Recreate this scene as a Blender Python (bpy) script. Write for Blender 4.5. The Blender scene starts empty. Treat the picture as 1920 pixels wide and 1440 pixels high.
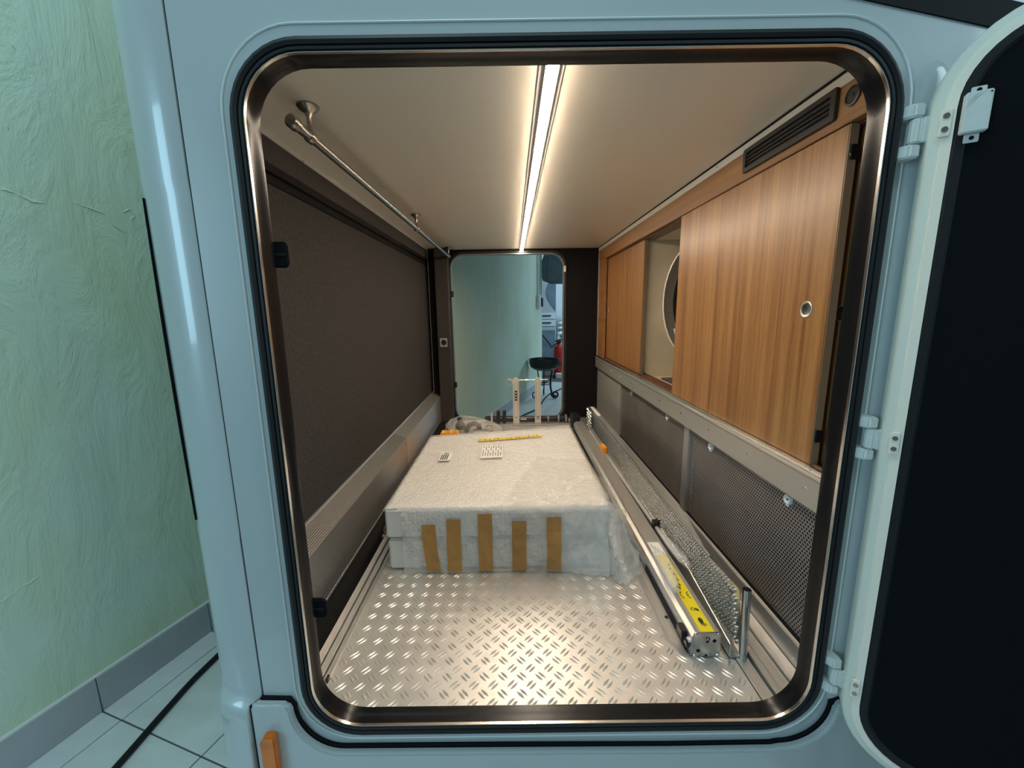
import bpy, bmesh, math, random
from mathutils import Vector, Matrix, noise
random.seed(7)
scene = bpy.context.scene
COL = scene.collection
PI = math.pi
sin, cos = math.sin, math.cos

# ---------------------------------------------------------------- camera
cam_d = bpy.data.cameras.new('camera'); cam = bpy.data.objects.new('camera', cam_d); COL.objects.link(cam)
yaw, pitch, roll = math.radians(-0.057), math.radians(10.245), math.radians(-0.801)
fw = Vector((sin(yaw)*cos(pitch), cos(yaw)*cos(pitch), -sin(pitch)))
rt0 = Vector((cos(yaw), -sin(yaw), 0)); up0 = rt0.cross(fw)
rt = cos(roll)*rt0 + sin(roll)*up0; up = -sin(roll)*rt0 + cos(roll)*up0
m = Matrix((rt, up, -fw)).transposed().to_4x4(); m.translation = Vector((0.027, -0.6166, 0.7523))
cam.matrix_world = m
cam_d.sensor_width = 36; cam_d.lens = 764.03/1920*36; cam_d.clip_start = 0.01; cam_d.clip_end = 60
scene.camera = cam

# ---------------------------------------------------------------- world, lights, exposure
w = bpy.data.worlds.new('world'); scene.world = w; w.use_nodes = True
w.node_tree.nodes['Background'].inputs[0].default_value = (0.315, 0.495, 0.560, 1)
w.node_tree.nodes['Background'].inputs[1].default_value = 0.37
def area(name, loc, target, sx, sy, col, power):
    d = bpy.data.lights.new(name, 'AREA'); d.shape = 'RECTANGLE'; d.size = sx; d.size_y = sy; d.color = col; d.energy = power
    o = bpy.data.objects.new(name, d); COL.objects.link(o); o.location = loc
    o.rotation_euler = (Vector(target)-Vector(loc)).to_track_quat('-Z', 'Y').to_euler(); return o
area('shop_window_daylight', (-3.0, -2.25, 1.2), (-0.45, 0.0, 0.65), 0.9, 1.5, (0.45, 0.78, 1.0), 44)
area('side_wall_fill', (3.8, -1.9, 2.6), (-1.2, 0.4, 0.2), 1.8, 1.8, (0.62, 0.86, 0.95), 55)  # unseen fill light added from the right to brighten the green wall
area('overhead_wall_fill', (-0.45, -0.2, 2.6), (-1.25, 0.5, 0.3), 0.5, 2.4, (0.66, 0.93, 0.98), 21)  # added fill above the side gap, lifts the green wall and tiles
area('far_window_daylight', (2.9, 6.3, 2.2), (1.1, 8.3, 0.6), 1.2, 1.2, (0.60, 0.84, 1.0), 85)
vs = scene.view_settings
vs.view_transform = 'Standard'; vs.look = 'None'; vs.gamma = 1; vs.exposure = 0.0; vs.use_curve_mapping = False

# ---------------------------------------------------------------- materials
def mat(name, col, rough=0.5, metal=0.0, var=0.0, vscale=8, bump=0.0, bscale=200, stretch=(1, 1, 1), coat=0.0, col2=None, emit=None, spec=None, sheen=0):
    M = bpy.data.materials.new(name); M.use_nodes = True
    nt = M.node_tree; p = nt.nodes['Principled BSDF']
    p.inputs['Base Color'].default_value = (*col, 1); p.inputs['Roughness'].default_value = rough; p.inputs['Metallic'].default_value = metal
    if coat: p.inputs['Coat Weight'].default_value = coat; p.inputs['Coat Roughness'].default_value = 0.06
    if spec is not None: p.inputs['Specular IOR Level'].default_value = spec
    if sheen: p.inputs['Sheen Weight'].default_value = sheen
    if emit: p.inputs['Emission Color'].default_value = (*emit[:3], 1); p.inputs['Emission Strength'].default_value = emit[3]
    if var or bump:
        tc = nt.nodes.new('ShaderNodeTexCoord'); mp = nt.nodes.new('ShaderNodeMapping'); mp.inputs['Scale'].default_value = stretch
        nt.links.new(tc.outputs['Object'], mp.inputs[0])
    if var:
        n = nt.nodes.new('ShaderNodeTexNoise'); n.inputs['Scale'].default_value = vscale; n.inputs['Detail'].default_value = 6
        nt.links.new(mp.outputs[0], n.inputs[0])
        r = nt.nodes.new('ShaderNodeValToRGB'); c2 = col2 or tuple(c*(1-var) for c in col)
        r.color_ramp.elements[0].position = 0.3; r.color_ramp.elements[1].position = 0.7
        r.color_ramp.elements[0].color = (*c2, 1); r.color_ramp.elements[1].color = (*col, 1)
        nt.links.new(n.outputs[0], r.inputs[0]); nt.links.new(r.outputs[0], p.inputs['Base Color'])
    if bump:
        n2 = nt.nodes.new('ShaderNodeTexNoise'); n2.inputs['Scale'].default_value = bscale; n2.inputs['Detail'].default_value = 4
        nt.links.new(mp.outputs[0], n2.inputs[0])
        b = nt.nodes.new('ShaderNodeBump'); b.inputs['Strength'].default_value = bump; b.inputs['Distance'].default_value = 0.004
        nt.links.new(n2.outputs[0], b.inputs['Height']); nt.links.new(b.outputs[0], p.inputs['Normal'])
    return M

def wood(name, axis, base, dark, light, scale=1.0):
    """veneer: fine grain stretched along axis (0,1,2) with broad strips across it"""
    M = bpy.data.materials.new(name); M.use_nodes = True; nt = M.node_tree; p = nt.nodes['Principled BSDF']
    p.inputs['Roughness'].default_value = 0.38; p.inputs['Coat Weight'].default_value = 0.12; p.inputs['Coat Roughness'].default_value = 0.25
    tc = nt.nodes.new('ShaderNodeTexCoord')
    def nz(sc_across, sc_along, detail, dist=0.0):
        mp = nt.nodes.new('ShaderNodeMapping'); s = [sc_across*scale]*3; s[axis] = sc_along; mp.inputs['Scale'].default_value = s
        n = nt.nodes.new('ShaderNodeTexNoise'); n.inputs['Scale'].default_value = 1; n.inputs['Detail'].default_value = detail; n.inputs['Distortion'].default_value = dist
        nt.links.new(tc.outputs['Object'], mp.inputs[0]); nt.links.new(mp.outputs[0], n.inputs[0]); return n
    a = nz(38, 0.9, 3, 0.2); b = nz(170, 2.2, 3); c = nz(700, 18, 2)
    ra = nt.nodes.new('ShaderNodeValToRGB'); e = ra.color_ramp.elements
    e[0].position = 0.33; e[0].color = (*dark, 1); e[1].position = 0.68; e[1].color = (*light, 1)
    x = e.new(0.5); x.color = (*base, 1)
    mx = nt.nodes.new('ShaderNodeMath'); mx.operation = 'MULTIPLY_ADD'; mx.inputs[1].default_value = 0.55
    my = nt.nodes.new('ShaderNodeMath'); my.operation = 'MULTIPLY'; my.inputs[1].default_value = 0.45
    nt.links.new(b.outputs[0], my.inputs[0]); nt.links.new(a.outputs[0], mx.inputs[0]); nt.links.new(my.outputs[0], mx.inputs[2])
    nt.links.new(mx.outputs[0], ra.inputs[0])
    mix = nt.nodes.new('ShaderNodeMixRGB'); mix.blend_type = 'MULTIPLY'; mix.inputs[0].default_value = 0.45
    rc = nt.nodes.new('ShaderNodeValToRGB'); rc.color_ramp.elements[0].position = 0.35; rc.color_ramp.elements[0].color = (0.55, 0.5, 0.45, 1); rc.color_ramp.elements[1].position = 0.6
    nt.links.new(c.outputs[0], rc.inputs[0]); nt.links.new(ra.outputs[0], mix.inputs[1]); nt.links.new(rc.outputs[0], mix.inputs[2])
    nt.links.new(mix.outputs[0], p.inputs['Base Color'])
    bp = nt.nodes.new('ShaderNodeBump'); bp.inputs['Strength'].default_value = 0.12; bp.inputs['Distance'].default_value = 0.002
    nt.links.new(c.outputs[0], bp.inputs['Height']); nt.links.new(bp.outputs[0], p.inputs['Normal'])
    return M

def film(name, col, alpha, rough, vor=0, nbump=0.3, nscale=60):
    """clear plastic: partly see-through, wrinkled and glossy"""
    M = bpy.data.materials.new(name); M.use_nodes = True; nt = M.node_tree; p = nt.nodes['Principled BSDF']
    p.inputs['Base Color'].default_value = (*col, 1); p.inputs['Roughness'].default_value = rough; p.inputs['Alpha'].default_value = alpha
    p.inputs['Specular IOR Level'].default_value = 0.8
    tc = nt.nodes.new('ShaderNodeTexCoord'); last = None
    if vor:
        v = nt.nodes.new('ShaderNodeTexVoronoi'); v.inputs['Scale'].default_value = vor; v.inputs['Randomness'].default_value = 0.8
        nt.links.new(tc.outputs['Object'], v.inputs['Vector'])
        b = nt.nodes.new('ShaderNodeBump'); b.invert = True; b.inputs['Strength'].default_value = 0.7; b.inputs['Distance'].default_value = 0.004
        nt.links.new(v.outputs['Distance'], b.inputs['Height']); last = b
    n = nt.nodes.new('ShaderNodeTexNoise'); n.inputs['Scale'].default_value = nscale; n.inputs['Detail'].default_value = 4; n.inputs['Distortion'].default_value = 0.8
    nt.links.new(tc.outputs['Object'], n.inputs[0])
    b2 = nt.nodes.new('ShaderNodeBump'); b2.inputs['Strength'].default_value = nbump; b2.inputs['Distance'].default_value = 0.008
    nt.links.new(n.outputs[0], b2.inputs['Height'])
    if last: nt.links.new(last.outputs[0], b2.inputs['Normal'])
    nt.links.new(b2.outputs[0], p.inputs['Normal'])
    return M

M = {}
M['paint'] = mat('body_paint', (0.43, 0.47, 0.47), 0.30, coat=0.5)
M['door_paint'] = mat('door_paint', (0.72, 0.73, 0.64), 0.4)
M['door_paint_pale'] = mat('door_rim_paint', (0.92, 0.85, 0.72), 0.35)
M['hinge'] = mat('hinge_coating', (0.70, 0.73, 0.70), 0.42, var=0.08, vscale=60)
M['rubber'] = mat('rubber', (0.013, 0.013, 0.014), 0.55, spec=0.3)
M['gasket'] = mat('gasket', (0.007, 0.007, 0.009), 0.65, spec=0.15)
M['dark_alu'] = mat('dark_anodised', (0.014, 0.013, 0.013), 0.24, metal=0.3, var=0.15, vscale=20, spec=0.35)
M['lip'] = mat('bright_lip', (0.85, 0.80, 0.74), 0.22, metal=1)
M['black_plastic'] = mat('black_plastic', (0.016, 0.016, 0.017), 0.38)
M['black_felt'] = mat('black_felt', (0.013, 0.012, 0.012), 0.95, bump=0.5, bscale=500, spec=0.1)
M['door_felt'] = mat('door_lining', (0.006, 0.007, 0.008), 0.9, bump=0.4, bscale=500, spec=0.1)
M['felt'] = mat('grey_felt', (0.056, 0.052, 0.049), 0.95, var=0.45, vscale=160, bump=0.6, bscale=420, stretch=(1, 1, 0.6), spec=0.15)
M['beam'] = mat('beam_felt', (0.060, 0.053, 0.049), 0.9, var=0.2, vscale=90, bump=0.3, bscale=400, spec=0.2)
M['tread'] = mat('tread_plate', (0.83, 0.78, 0.72), 0.40, metal=0.62, var=0.20, vscale=14, bump=0.06, bscale=260)
M['alu'] = mat('aluminium', (0.72, 0.71, 0.69), 0.34, metal=0.85, var=0.10, vscale=25, stretch=(6, 0.5, 6))
M['alu_matt'] = mat('matt_aluminium', (0.56, 0.55, 0.52), 0.42, metal=0.75)
M['alu_bright'] = mat('bright_aluminium', (0.86, 0.85, 0.82), 0.2, metal=1)
M['alu_perf'] = mat('perforated_aluminium', (0.70, 0.68, 0.65), 0.33, metal=0.85)
M['grey_panel'] = mat('grey_lacquer', (0.40, 0.39, 0.37), 0.4, metal=0.3)
M['mesh'] = mat('perforated_steel', (0.42, 0.385, 0.36), 0.42, metal=0.55, var=0.25, vscale=6)
M['zinc'] = mat('galvanised', (0.62, 0.63, 0.62), 0.26, metal=1, var=0.22, vscale=45)
M['tooth'] = mat('tooth_zinc', (0.80, 0.80, 0.78), 0.16, metal=1)
M['ramp_zinc'] = mat('ramp_zinc', (0.30, 0.30, 0.29), 0.3, metal=0.9, var=0.3, vscale=45)
M['void'] = mat('locker_lining', (0.035, 0.032, 0.03), 0.9)
M['ceiling'] = mat('ceiling_vinyl', (0.86, 0.78, 0.66), 0.36, bump=0.05, bscale=500)
M['white_trim'] = mat('white_trim', (0.66, 0.63, 0.58), 0.4)
M['beige'] = mat('cream_lining', (0.70, 0.62, 0.46), 0.6, var=0.08, vscale=12)
M['brown_track'] = mat('brown_track', (0.16, 0.065, 0.035), 0.35, var=0.4, vscale=30, stretch=(8, 0.6, 8))
M['mat'] = mat('dark_mat', (0.06, 0.052, 0.048), 0.85, bump=0.4, bscale=300)
M['led'] = mat('led_diffuser', (1, 1, 1), 0.5, emit=(1.0, 0.835, 0.645, 108))
M['rim_grey'] = mat('rim_grey', (0.16, 0.145, 0.125), 0.5)
M['copper'] = mat('copper_line', (0.36, 0.25, 0.17), 0.4)
M['highlight_bead'] = mat('painted_highlight', (0.86, 0.88, 0.86), 0.25, coat=0.5)  # pale paint standing for a highlight on the body paint
M['led_housing'] = mat('led_housing', (0.62, 0.56, 0.52), 0.35)
M['nickel'] = mat('brushed_nickel', (0.42, 0.37, 0.32), 0.27, metal=1)
M['white_plastic'] = mat('white_plastic', (0.80, 0.79, 0.76), 0.35)
M['foam'] = mat('white_carton', (0.80, 0.79, 0.76), 0.6, var=0.05, vscale=10)
M['glass_black'] = mat('black_glass', (0.012, 0.014, 0.016), 0.08)
M['tape'] = mat('brown_tape', (0.48, 0.255, 0.070), 0.32, var=0.15, vscale=18, bump=0.25, bscale=90)
M['yellow_tape'] = mat('yellow_tape', (0.80, 0.62, 0.06), 0.4)
M['yellow'] = mat('yellow_label', (0.88, 0.72, 0.02), 0.35)
M['paper'] = mat('label_paper', (0.86, 0.84, 0.80), 0.5)
M['print'] = mat('black_print', (0.02, 0.02, 0.02), 0.6)
M['green_print'] = mat('green_print', (0.08, 0.38, 0.12), 0.6)
M['orange'] = mat('orange_plastic', (0.90, 0.40, 0.02), 0.4)
M['orange_dark'] = mat('orange_hole', (0.55, 0.09, 0.01), 0.6)
M['amber'] = mat('amber_lens', (0.78, 0.17, 0.001), 0.15, coat=0.2, var=0.3, vscale=40)
M['post'] = mat('post_aluminium', (0.82, 0.78, 0.72), 0.3, metal=0.35)
M['plaster'] = mat('green_plaster', (0.66, 0.79, 0.68), 0.75, var=0.22, vscale=2.6, col2=(0.62, 0.72, 0.50), bump=0.55, bscale=7, stretch=(1, 1, 0.8))
M['tile'] = mat('floor_tile', (0.84, 0.87, 0.88), 0.30, var=0.16, vscale=5, stretch=(1, 2, 1))
M['grout'] = mat('grout', (0.10, 0.10, 0.09), 0.9)
M['base_tile'] = mat('skirting_tile', (0.46, 0.47, 0.50), 0.4, var=0.1, vscale=6)
M['hall_wall'] = mat('hall_wall', (0.62, 0.68, 0.70), 0.8)
M['iron'] = mat('wrought_iron', (0.022, 0.022, 0.026), 0.38, metal=0.5)
M['red'] = mat('red_enamel', (0.55, 0.02, 0.02), 0.25)
M['steel_cabinet'] = mat('steel_cabinet', (0.46, 0.50, 0.55), 0.4, metal=0.2)
M['fabric'] = mat('blue_fabric', (0.16, 0.22, 0.27), 0.6, var=0.4, vscale=5)
M['wood_v'] = wood('veneer_upright', 2, (0.315, 0.148, 0.047), (0.195, 0.080, 0.023), (0.410, 0.212, 0.078))
M['wood_h'] = wood('veneer_lengthwise', 1, (0.320, 0.155, 0.054), (0.225, 0.098, 0.032), (0.390, 0.204, 0.080))
M['wood_edge'] = mat('door_edging', (0.22, 0.16, 0.10), 0.4)
M['bubble'] = film('bubble_wrap', (0.92, 0.91, 0.88), 0.44, 0.14, vor=95, nbump=0.6, nscale=26)
M['gloss_film'] = film('gloss_film', (0.93, 0.92, 0.89), 0.22, 0.07, vor=85, nbump=0.9, nscale=30)
M['film'] = film('clear_film', (0.9, 0.9, 0.88), 0.26, 0.10, nbump=0.6, nscale=35)
M['tubeclear'] = film('clear_tube', (0.9, 0.89, 0.86), 0.45, 0.1, nbump=0.1, nscale=40)

# fine woven relief on the ceiling board and trowel marks on the plaster
def weave(Mt, scale, strength, dist):
    nt = Mt.node_tree; p = nt.nodes['Principled BSDF']; tc = nt.nodes.new('ShaderNodeTexCoord')
    mp = nt.nodes.new('ShaderNodeMapping'); mp.inputs['Rotation'].default_value = (0, 0, PI/4)
    nt.links.new(tc.outputs['Object'], mp.inputs[0])
    ck = nt.nodes.new('ShaderNodeTexVoronoi'); ck.inputs['Scale'].default_value = scale; ck.inputs['Randomness'].default_value = 0
    nt.links.new(mp.outputs[0], ck.inputs['Vector'])
    b = nt.nodes.new('ShaderNodeBump'); b.inputs['Strength'].default_value = strength; b.inputs['Distance'].default_value = dist
    nt.links.new(ck.outputs['Distance'], b.inputs['Height']); nt.links.new(b.outputs[0], p.inputs['Normal'])
weave(M['ceiling'], 170, 0.25, 0.001)
nt = M['plaster'].node_tree; tc = nt.nodes.new('ShaderNodeTexCoord')
mp = nt.nodes.new('ShaderNodeMapping'); mp.inputs['Scale'].default_value = (9, 9, 3.2); nt.links.new(tc.outputs['Object'], mp.inputs[0])
ns = nt.nodes.new('ShaderNodeTexNoise'); ns.inputs['Scale'].default_value = 1; ns.inputs['Detail'].default_value = 7; ns.inputs['Roughness'].default_value = 0.65; ns.inputs['Distortion'].default_value = 0.8
nt.links.new(mp.outputs[0], ns.inputs[0])
bb = nt.nodes.new('ShaderNodeBump'); bb.inputs['Strength'].default_value = 0.55; bb.inputs['Distance'].default_value = 0.03
old = [l for l in nt.links if l.to_node.type == 'BSDF_PRINCIPLED' and l.to_socket.name == 'Normal'][0]; src = old.from_socket
nt.links.new(src, bb.inputs['Normal']); nt.links.new(ns.outputs[0], bb.inputs['Height'])
nt.links.new(bb.outputs[0], nt.nodes['Principled BSDF'].inputs['Normal'])

# ---------------------------------------------------------------- mesh builder
class MB:
    def __init__(s): s.v = []; s.f = []
    def add(s, vs, fs):
        o = len(s.v); s.v += [tuple(p) for p in vs]; s.f += [tuple(i+o for i in q) for q in fs]; return s
    def box(s, x0, x1, y0, y1, z0, z1):
        return s.add([(x, y, z) for z in (z0, z1) for y in (y0, y1) for x in (x0, x1)],
                     [(0, 2, 3, 1), (4, 5, 7, 6), (0, 1, 5, 4), (2, 6, 7, 3), (0, 4, 6, 2), (1, 3, 7, 5)])
    def tube(s, pts, r, n=10, cap=True):
        pts = [Vector(p) for p in pts]; rr_ = r if isinstance(r, (list, tuple)) else [r]*len(pts); rings = []
        up_ = None
        for i, p in enumerate(pts):
            t = (pts[min(i+1, len(pts)-1)]-pts[max(i-1, 0)]).normalized()
            if up_ is None: up_ = Vector((0, 0, 1)) if abs(t.z) < 0.9 else Vector((0, 1, 0))
            a = t.cross(up_).normalized(); b = a.cross(t).normalized(); up_ = b
            rings.append([p+rr_[i]*(cos(2*PI*k/n)*a+sin(2*PI*k/n)*b) for k in range(n)])
        vs = [q for ring in rings for q in ring]; fs = []
        for i in range(len(rings)-1):
            for k in range(n): fs.append((i*n+k, i*n+(k+1) % n, (i+1)*n+(k+1) % n, (i+1)*n+k))
        if cap: fs.append(tuple(range(n-1, -1, -1))); fs.append(tuple((len(rings)-1)*n+k for k in range(n)))
        return s.add(vs, fs)
    def lathe(s, c, prof, n=24, axis='z', cap=True):
        """prof: (radius, height) pairs around an axis through c"""
        vs = []
        for r, h in prof:
            for k in range(n):
                a = 2*PI*k/n; p, q = r*cos(a), r*sin(a)
                vs.append({'z': (c[0]+p, c[1]+q, c[2]+h), 'x': (c[0]+h, c[1]+p, c[2]+q), 'y': (c[0]+q, c[1]+h, c[2]+p)}[axis])
        fs = [(i*n+k, i*n+(k+1) % n, (i+1)*n+(k+1) % n, (i+1)*n+k) for i in range(len(prof)-1) for k in range(n)]
        if cap: fs += [tuple(range(n-1, -1, -1)), tuple((len(prof)-1)*n+k for k in range(n))]
        return s.add(vs, fs)
    def prism(s, poly, d0, d1, plane='xz'):
        n = len(poly)
        def P(p, d): return {'xz': (p[0], d, p[1]), 'xy': (p[0], p[1], d), 'yz': (d, p[0], p[1])}[plane]
        return s.add([P(p, d0) for p in poly]+[P(p, d1) for p in poly],
                     [tuple(range(n-1, -1, -1)), tuple(range(n, 2*n))]+[(i, (i+1) % n, n+(i+1) % n, n+i) for i in range(n)])
    def loft(s, rings, close=True, cap0=False, cap1=False):
        n = len(rings[0]); vs = [p for r in rings for p in r]; fs = []
        for i in range(len(rings)-1):
            for k in range(n if close else n-1): fs.append((i*n+k, i*n+(k+1) % n, (i+1)*n+(k+1) % n, (i+1)*n+k))
        if cap0: fs.append(tuple(range(n-1, -1, -1)))
        if cap1: fs.append(tuple((len(rings)-1)*n+k for k in range(n)))
        return s.add(vs, fs)
    def build(s, name, mt, parent=None, smooth=False, bev=0.0, seg=2, fix=True, mesh_only=False):
        me = bpy.data.meshes.new(name); me.from_pydata(s.v, [], s.f)
        if fix or bev:
            bm = bmesh.new(); bm.from_mesh(me)
            if bev:
                bmesh.ops.remove_doubles(bm, verts=bm.verts, dist=1e-6)
                bmesh.ops.recalc_face_normals(bm, faces=bm.faces)
                ed = [e for e in bm.edges if len(e.link_faces) == 2 and e.calc_face_angle(0) > 0.6]
                bmesh.ops.bevel(bm, geom=ed, offset=bev, segments=seg, affect='EDGES', clamp_overlap=True)
            else: bmesh.ops.recalc_face_normals(bm, faces=bm.faces)
            bm.to_mesh(me); bm.free()
        me.materials.append(M[mt] if isinstance(mt, str) else mt)
        if smooth or bev:
            for p in me.polygons: p.use_smooth = True
            me.set_sharp_from_angle(angle=math.radians(38))
        return link(name, me, parent)
def link(name, me, parent=None):
    o = bpy.data.objects.new(name, me); COL.objects.link(o)
    if parent: o.parent = parent
    return o
def tag(o, label, cat, group=None, kind=None):
    o['label'] = label; o['category'] = cat
    if group: o['group'] = group
    if kind: o['kind'] = kind
    return o
def thing(name, label, cat, loc=(0, 0, 0), group=None, kind=None, rz=0):
    o = link(name, None); o.location = loc; o.rotation_euler = (0, 0, rz); o.empty_display_size = 0.05
    bpy.context.view_layer.update()
    return tag(o, label, cat, group, kind)
def B(*a): return MB().box(*a)
def rr(x0, x1, z0, z1, r, n=10):
    """rounded rectangle outline, counter-clockwise in (x, z)"""
    out = []
    for cx, cz, a0 in ((x1-r, z0+r, -PI/2), (x1-r, z1-r, 0), (x0+r, z1-r, PI/2), (x0+r, z0+r, PI)):
        for k in range(n+1): a = a0+PI/2*k/n; out.append((cx+r*cos(a), cz+r*sin(a)))
    return out
def rro(R, o, n=10): return rr(R[0]-o, R[1]+o, R[2]-o, R[3]+o, max(R[4]+o, 0.004), n)
def at_y(poly, y): return [(p[0], y, p[1]) for p in poly]
def rect_like(poly, x0, x1, z0, z1):
    """push each point of a rounded outline outwards to a rectangle, keeping the count"""
    cx = (min(p[0] for p in poly)+max(p[0] for p in poly))/2; cz = (min(p[1] for p in poly)+max(p[1] for p in poly))/2; out = []
    for p in poly:
        dx, dz = p[0]-cx, p[1]-cz; t = 1e9
        if dx > 1e-9: t = min(t, (x1-cx)/dx)
        if dx < -1e-9: t = min(t, (x0-cx)/dx)
        if dz > 1e-9: t = min(t, (z1-cz)/dz)
        if dz < -1e-9: t = min(t, (z0-cz)/dz)
        out.append((cx+dx*t, cz+dz*t))
    # snap the points nearest to each corner
    for X, Z in ((x0, z0), (x0, z1), (x1, z0), (x1, z1)):
        i = min(range(len(out)), key=lambda k: (out[k][0]-X)**2+(out[k][1]-Z)**2); out[i] = (X, Z)
    return out
def perf(mb, P, U, V, nu, nv, pu, pv, r, k=8):
    """punched sheet: staggered rows of holes; P origin, U/V unit vectors, pitch pu x pv"""
    P, U, V = Vector(P), Vector(U), Vector(V)
    for j in range(nv):
        off = 0.5*pu if j % 2 else 0.0
        for i in range(nu - (1 if j % 2 else 0)):
            cu, cv = off+(i+0.5)*pu, (j+0.5)*pv
            outer = [(0.5*pu, 0), (0.5*pu, 0.5*pv), (0, 0.5*pv), (-0.5*pu, 0.5*pv), (-0.5*pu, 0), (-0.5*pu, -0.5*pv), (0, -0.5*pv), (0.5*pu, -0.5*pv)]
            vs = [P+U*(cu+a)+V*(cv+b) for a, b in outer]+[P+U*(cu+r*cos(2*PI*q/8))+V*(cv+r*sin(2*PI*q/8)) for q in range(8)]
            mb.add(vs, [(q, (q+1) % 8, 8+(q+1) % 8, 8+q) for q in range(8)])
        if j % 2:
            for a in (0, nu*pu-0.5*pu):
                mb.add([P+U*a+V*(j*pv), P+U*(a+0.5*pu)+V*(j*pv), P+U*(a+0.5*pu)+V*((j+1)*pv), P+U*a+V*((j+1)*pv)], [(0, 1, 2, 3)])
    return mb
def arc(c, r, a0, a1, wd, n=14):
    """flat curved stroke in xy"""
    vs = []; 
    for k in range(n+1):
        a = math.radians(a0+(a1-a0)*k/n)
        vs += [(c[0]+(r-wd/2)*cos(a), c[1]+(r-wd/2)*sin(a), c[2]), (c[0]+(r+wd/2)*cos(a), c[1]+(r+wd/2)*sin(a), c[2])]
    return vs, [(2*k, 2*k+1, 2*k+3, 2*k+2) for k in range(n)]

# ================================================================ GARAGE SHELL
H = 1.153; YB = 2.2
floor = B(-0.415, 0.66, 0.02, YB, -0.06, -0.002).build('floor', 'grout')
tag(floor, 'aluminium tread plate floor of the narrow vehicle garage', 'floor', kind='structure')
B(-0.363, 0.502, 0.02, 2.15, -0.002, 0.0).build('tread_plate', 'tread', floor)
lug = MB()
def add_lug(cx, cy, ang, L=0.0245, W=0.0062, h=0.0017):
    c, s_ = cos(ang), sin(ang)
    prof = [(-0.5, 0), (-0.25, 0.72), (0, 1), (0.25, 0.72), (0.5, 0)]
    vs = []
    for t, wv in prof:
        vs.append((t*L, wv*W/2, 0))
    for t, wv in prof[1:-1][::-1]: vs.append((t*L, -wv*W/2, 0))
    vs += [(-0.24*L, 0, h*0.8), (0, 0, h), (0.24*L, 0, h*0.8)]
    fs = [(0, 1, 8), (1, 2, 9, 8), (2, 3, 10, 9), (3, 4, 10), (4, 5, 10), (5, 6, 9, 10), (6, 7, 8, 9), (7, 0, 8)]
    lug.add([(cx+c*x-s_*y, cy+s_*x+c*y, z) for x, y, z in vs], fs)
for j in range(107):
    for i in range(23):
        x = -0.352+i*0.039+(0.0195 if j % 2 else 0); y = 0.034+j*0.0196
        if x > 0.492: continue
        a = math.radians(47 if j % 2 else -47)
        for sgn in (-1, 1):
            add_lug(x-sin(a)*0.0042*sgn, y+cos(a)*0.0042*sgn, a)
lo = lug.build('tread_lugs', 'tread', floor, smooth=False); lo['kind'] = 'stuff'; lo['label'] = 'raised pairs of slanting lugs pressed into the plate'
# long trims let into the floor
def strip(name, poly, z0, z1, mt, parent, bev=0.0008): return MB().prism(poly, z0, z1, 'xy').build(name, mt, parent, bev=bev)
for x0, x1, z1 in ((-0.408, -0.392, 0.014), (-0.390, -0.376, 0.009), (-0.374, -0.363, 0.004)):
    B(x0, x1, 0.05, 2.15, -0.002, z1).build('edge_rail', 'alu', floor, bev=0.001)
B(-0.3665, -0.3615, 0.10, 0.112, 0, 0.012).build('rail_stop', 'black_plastic', floor, bev=0.001)
strip('cover_strip', [(0.372, 0.20), (0.390, 0.155), (0.404, 0.155), (0.404, 2.1), (0.372, 2.1)], -0.001, 0.0035, 'alu', floor)
B(0.384, 0.386, 0.19, 2.1, 0.0035, 0.0045).build('cover_ridge', 'alu', floor)
MB().lathe((0.398, 0.268, 0.0035), [(0.0045, 0), (0.004, 0.002), (0.001, 0.0025)], 12).build('screw', 'black_plastic', floor)
for x0, x1, z1 in ((0.504, 0.530, 0.003), (0.534, 0.548, 0.010), (0.552, 0.578, 0.004), (0.580, 0.606, 0.012)):
    B(x0, x1, 0.03, 2.15, -0.002, z1).build('floor_channel', 'alu', floor, bev=0.001)
B(-0.53, -0.41, 0.12, YB, -0.06, 0.004).build('black_margin', 'black_felt', floor)

ceiling = MB().prism([(-0.42, 0.02), (1.10, 0.02), (1.10, YB+0.03), (-0.53, YB+0.03), (-0.53, 0.11), (-0.42, 0.11)], H, H+0.03, 'xy').build('ceiling', 'ceiling')
tag(ceiling, 'cream textured ceiling board of the vehicle garage', 'ceiling', kind='structure')
B(0.612, 0.640, 0.02, YB, H-0.0225, H).build('white_strip', 'white_trim', ceiling, bev=0.001)
B(0.609, 0.612, 0.02, YB, H-0.004, H).build('shadow_gap', 'gasket', ceiling)
for y in (0.62, 1.18):
    MB().lathe((0.611, y, H-0.012), [(0.002, 0), (0.0015, -0.001)], 8, 'x').build('pin', 'nickel', ceiling)

wl = B(-0.5445, -0.532, 0.10, YB+0.03, -0.06, H).build('wall_left', 'felt'); tag(wl, 'dark grey felt lined left wall of the garage', 'wall', kind='structure')
bl = B(-0.532, -0.521, 0.11, YB, 1.076, H).build('top_beam', 'beam', wl, bev=0.001)
B(-0.5318, -0.518, 0.11, YB, H-0.008, H).build('beam_trim', 'grey_panel', wl)
B(-0.5315, -0.5275, 0.11, YB, 1.050, 1.076).build('beam_shadow_strip', 'black_felt', wl)
for y in (0.55, 0.85, 1.25, 1.7):
    MB().lathe((-0.518, y, 1.1485), [(0.0025, 0), (0.0015, 0.0015)], 8, 'x').build('screw', 'nickel', wl)
column = B(-0.4665, -0.384, 2.10, YB, 0.0, H).build('corner_column', 'beam', wl, bev=0.004)
B(-0.515, -0.4665, 2.15, YB, 0, H).build('corner_filler', 'black_felt', wl)
MB().tube([(-0.516, 2.148, 0.2), (-0.516, 2.148, H)], 0.002, 6).build('edge_piping', 'alu_matt', wl)

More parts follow.
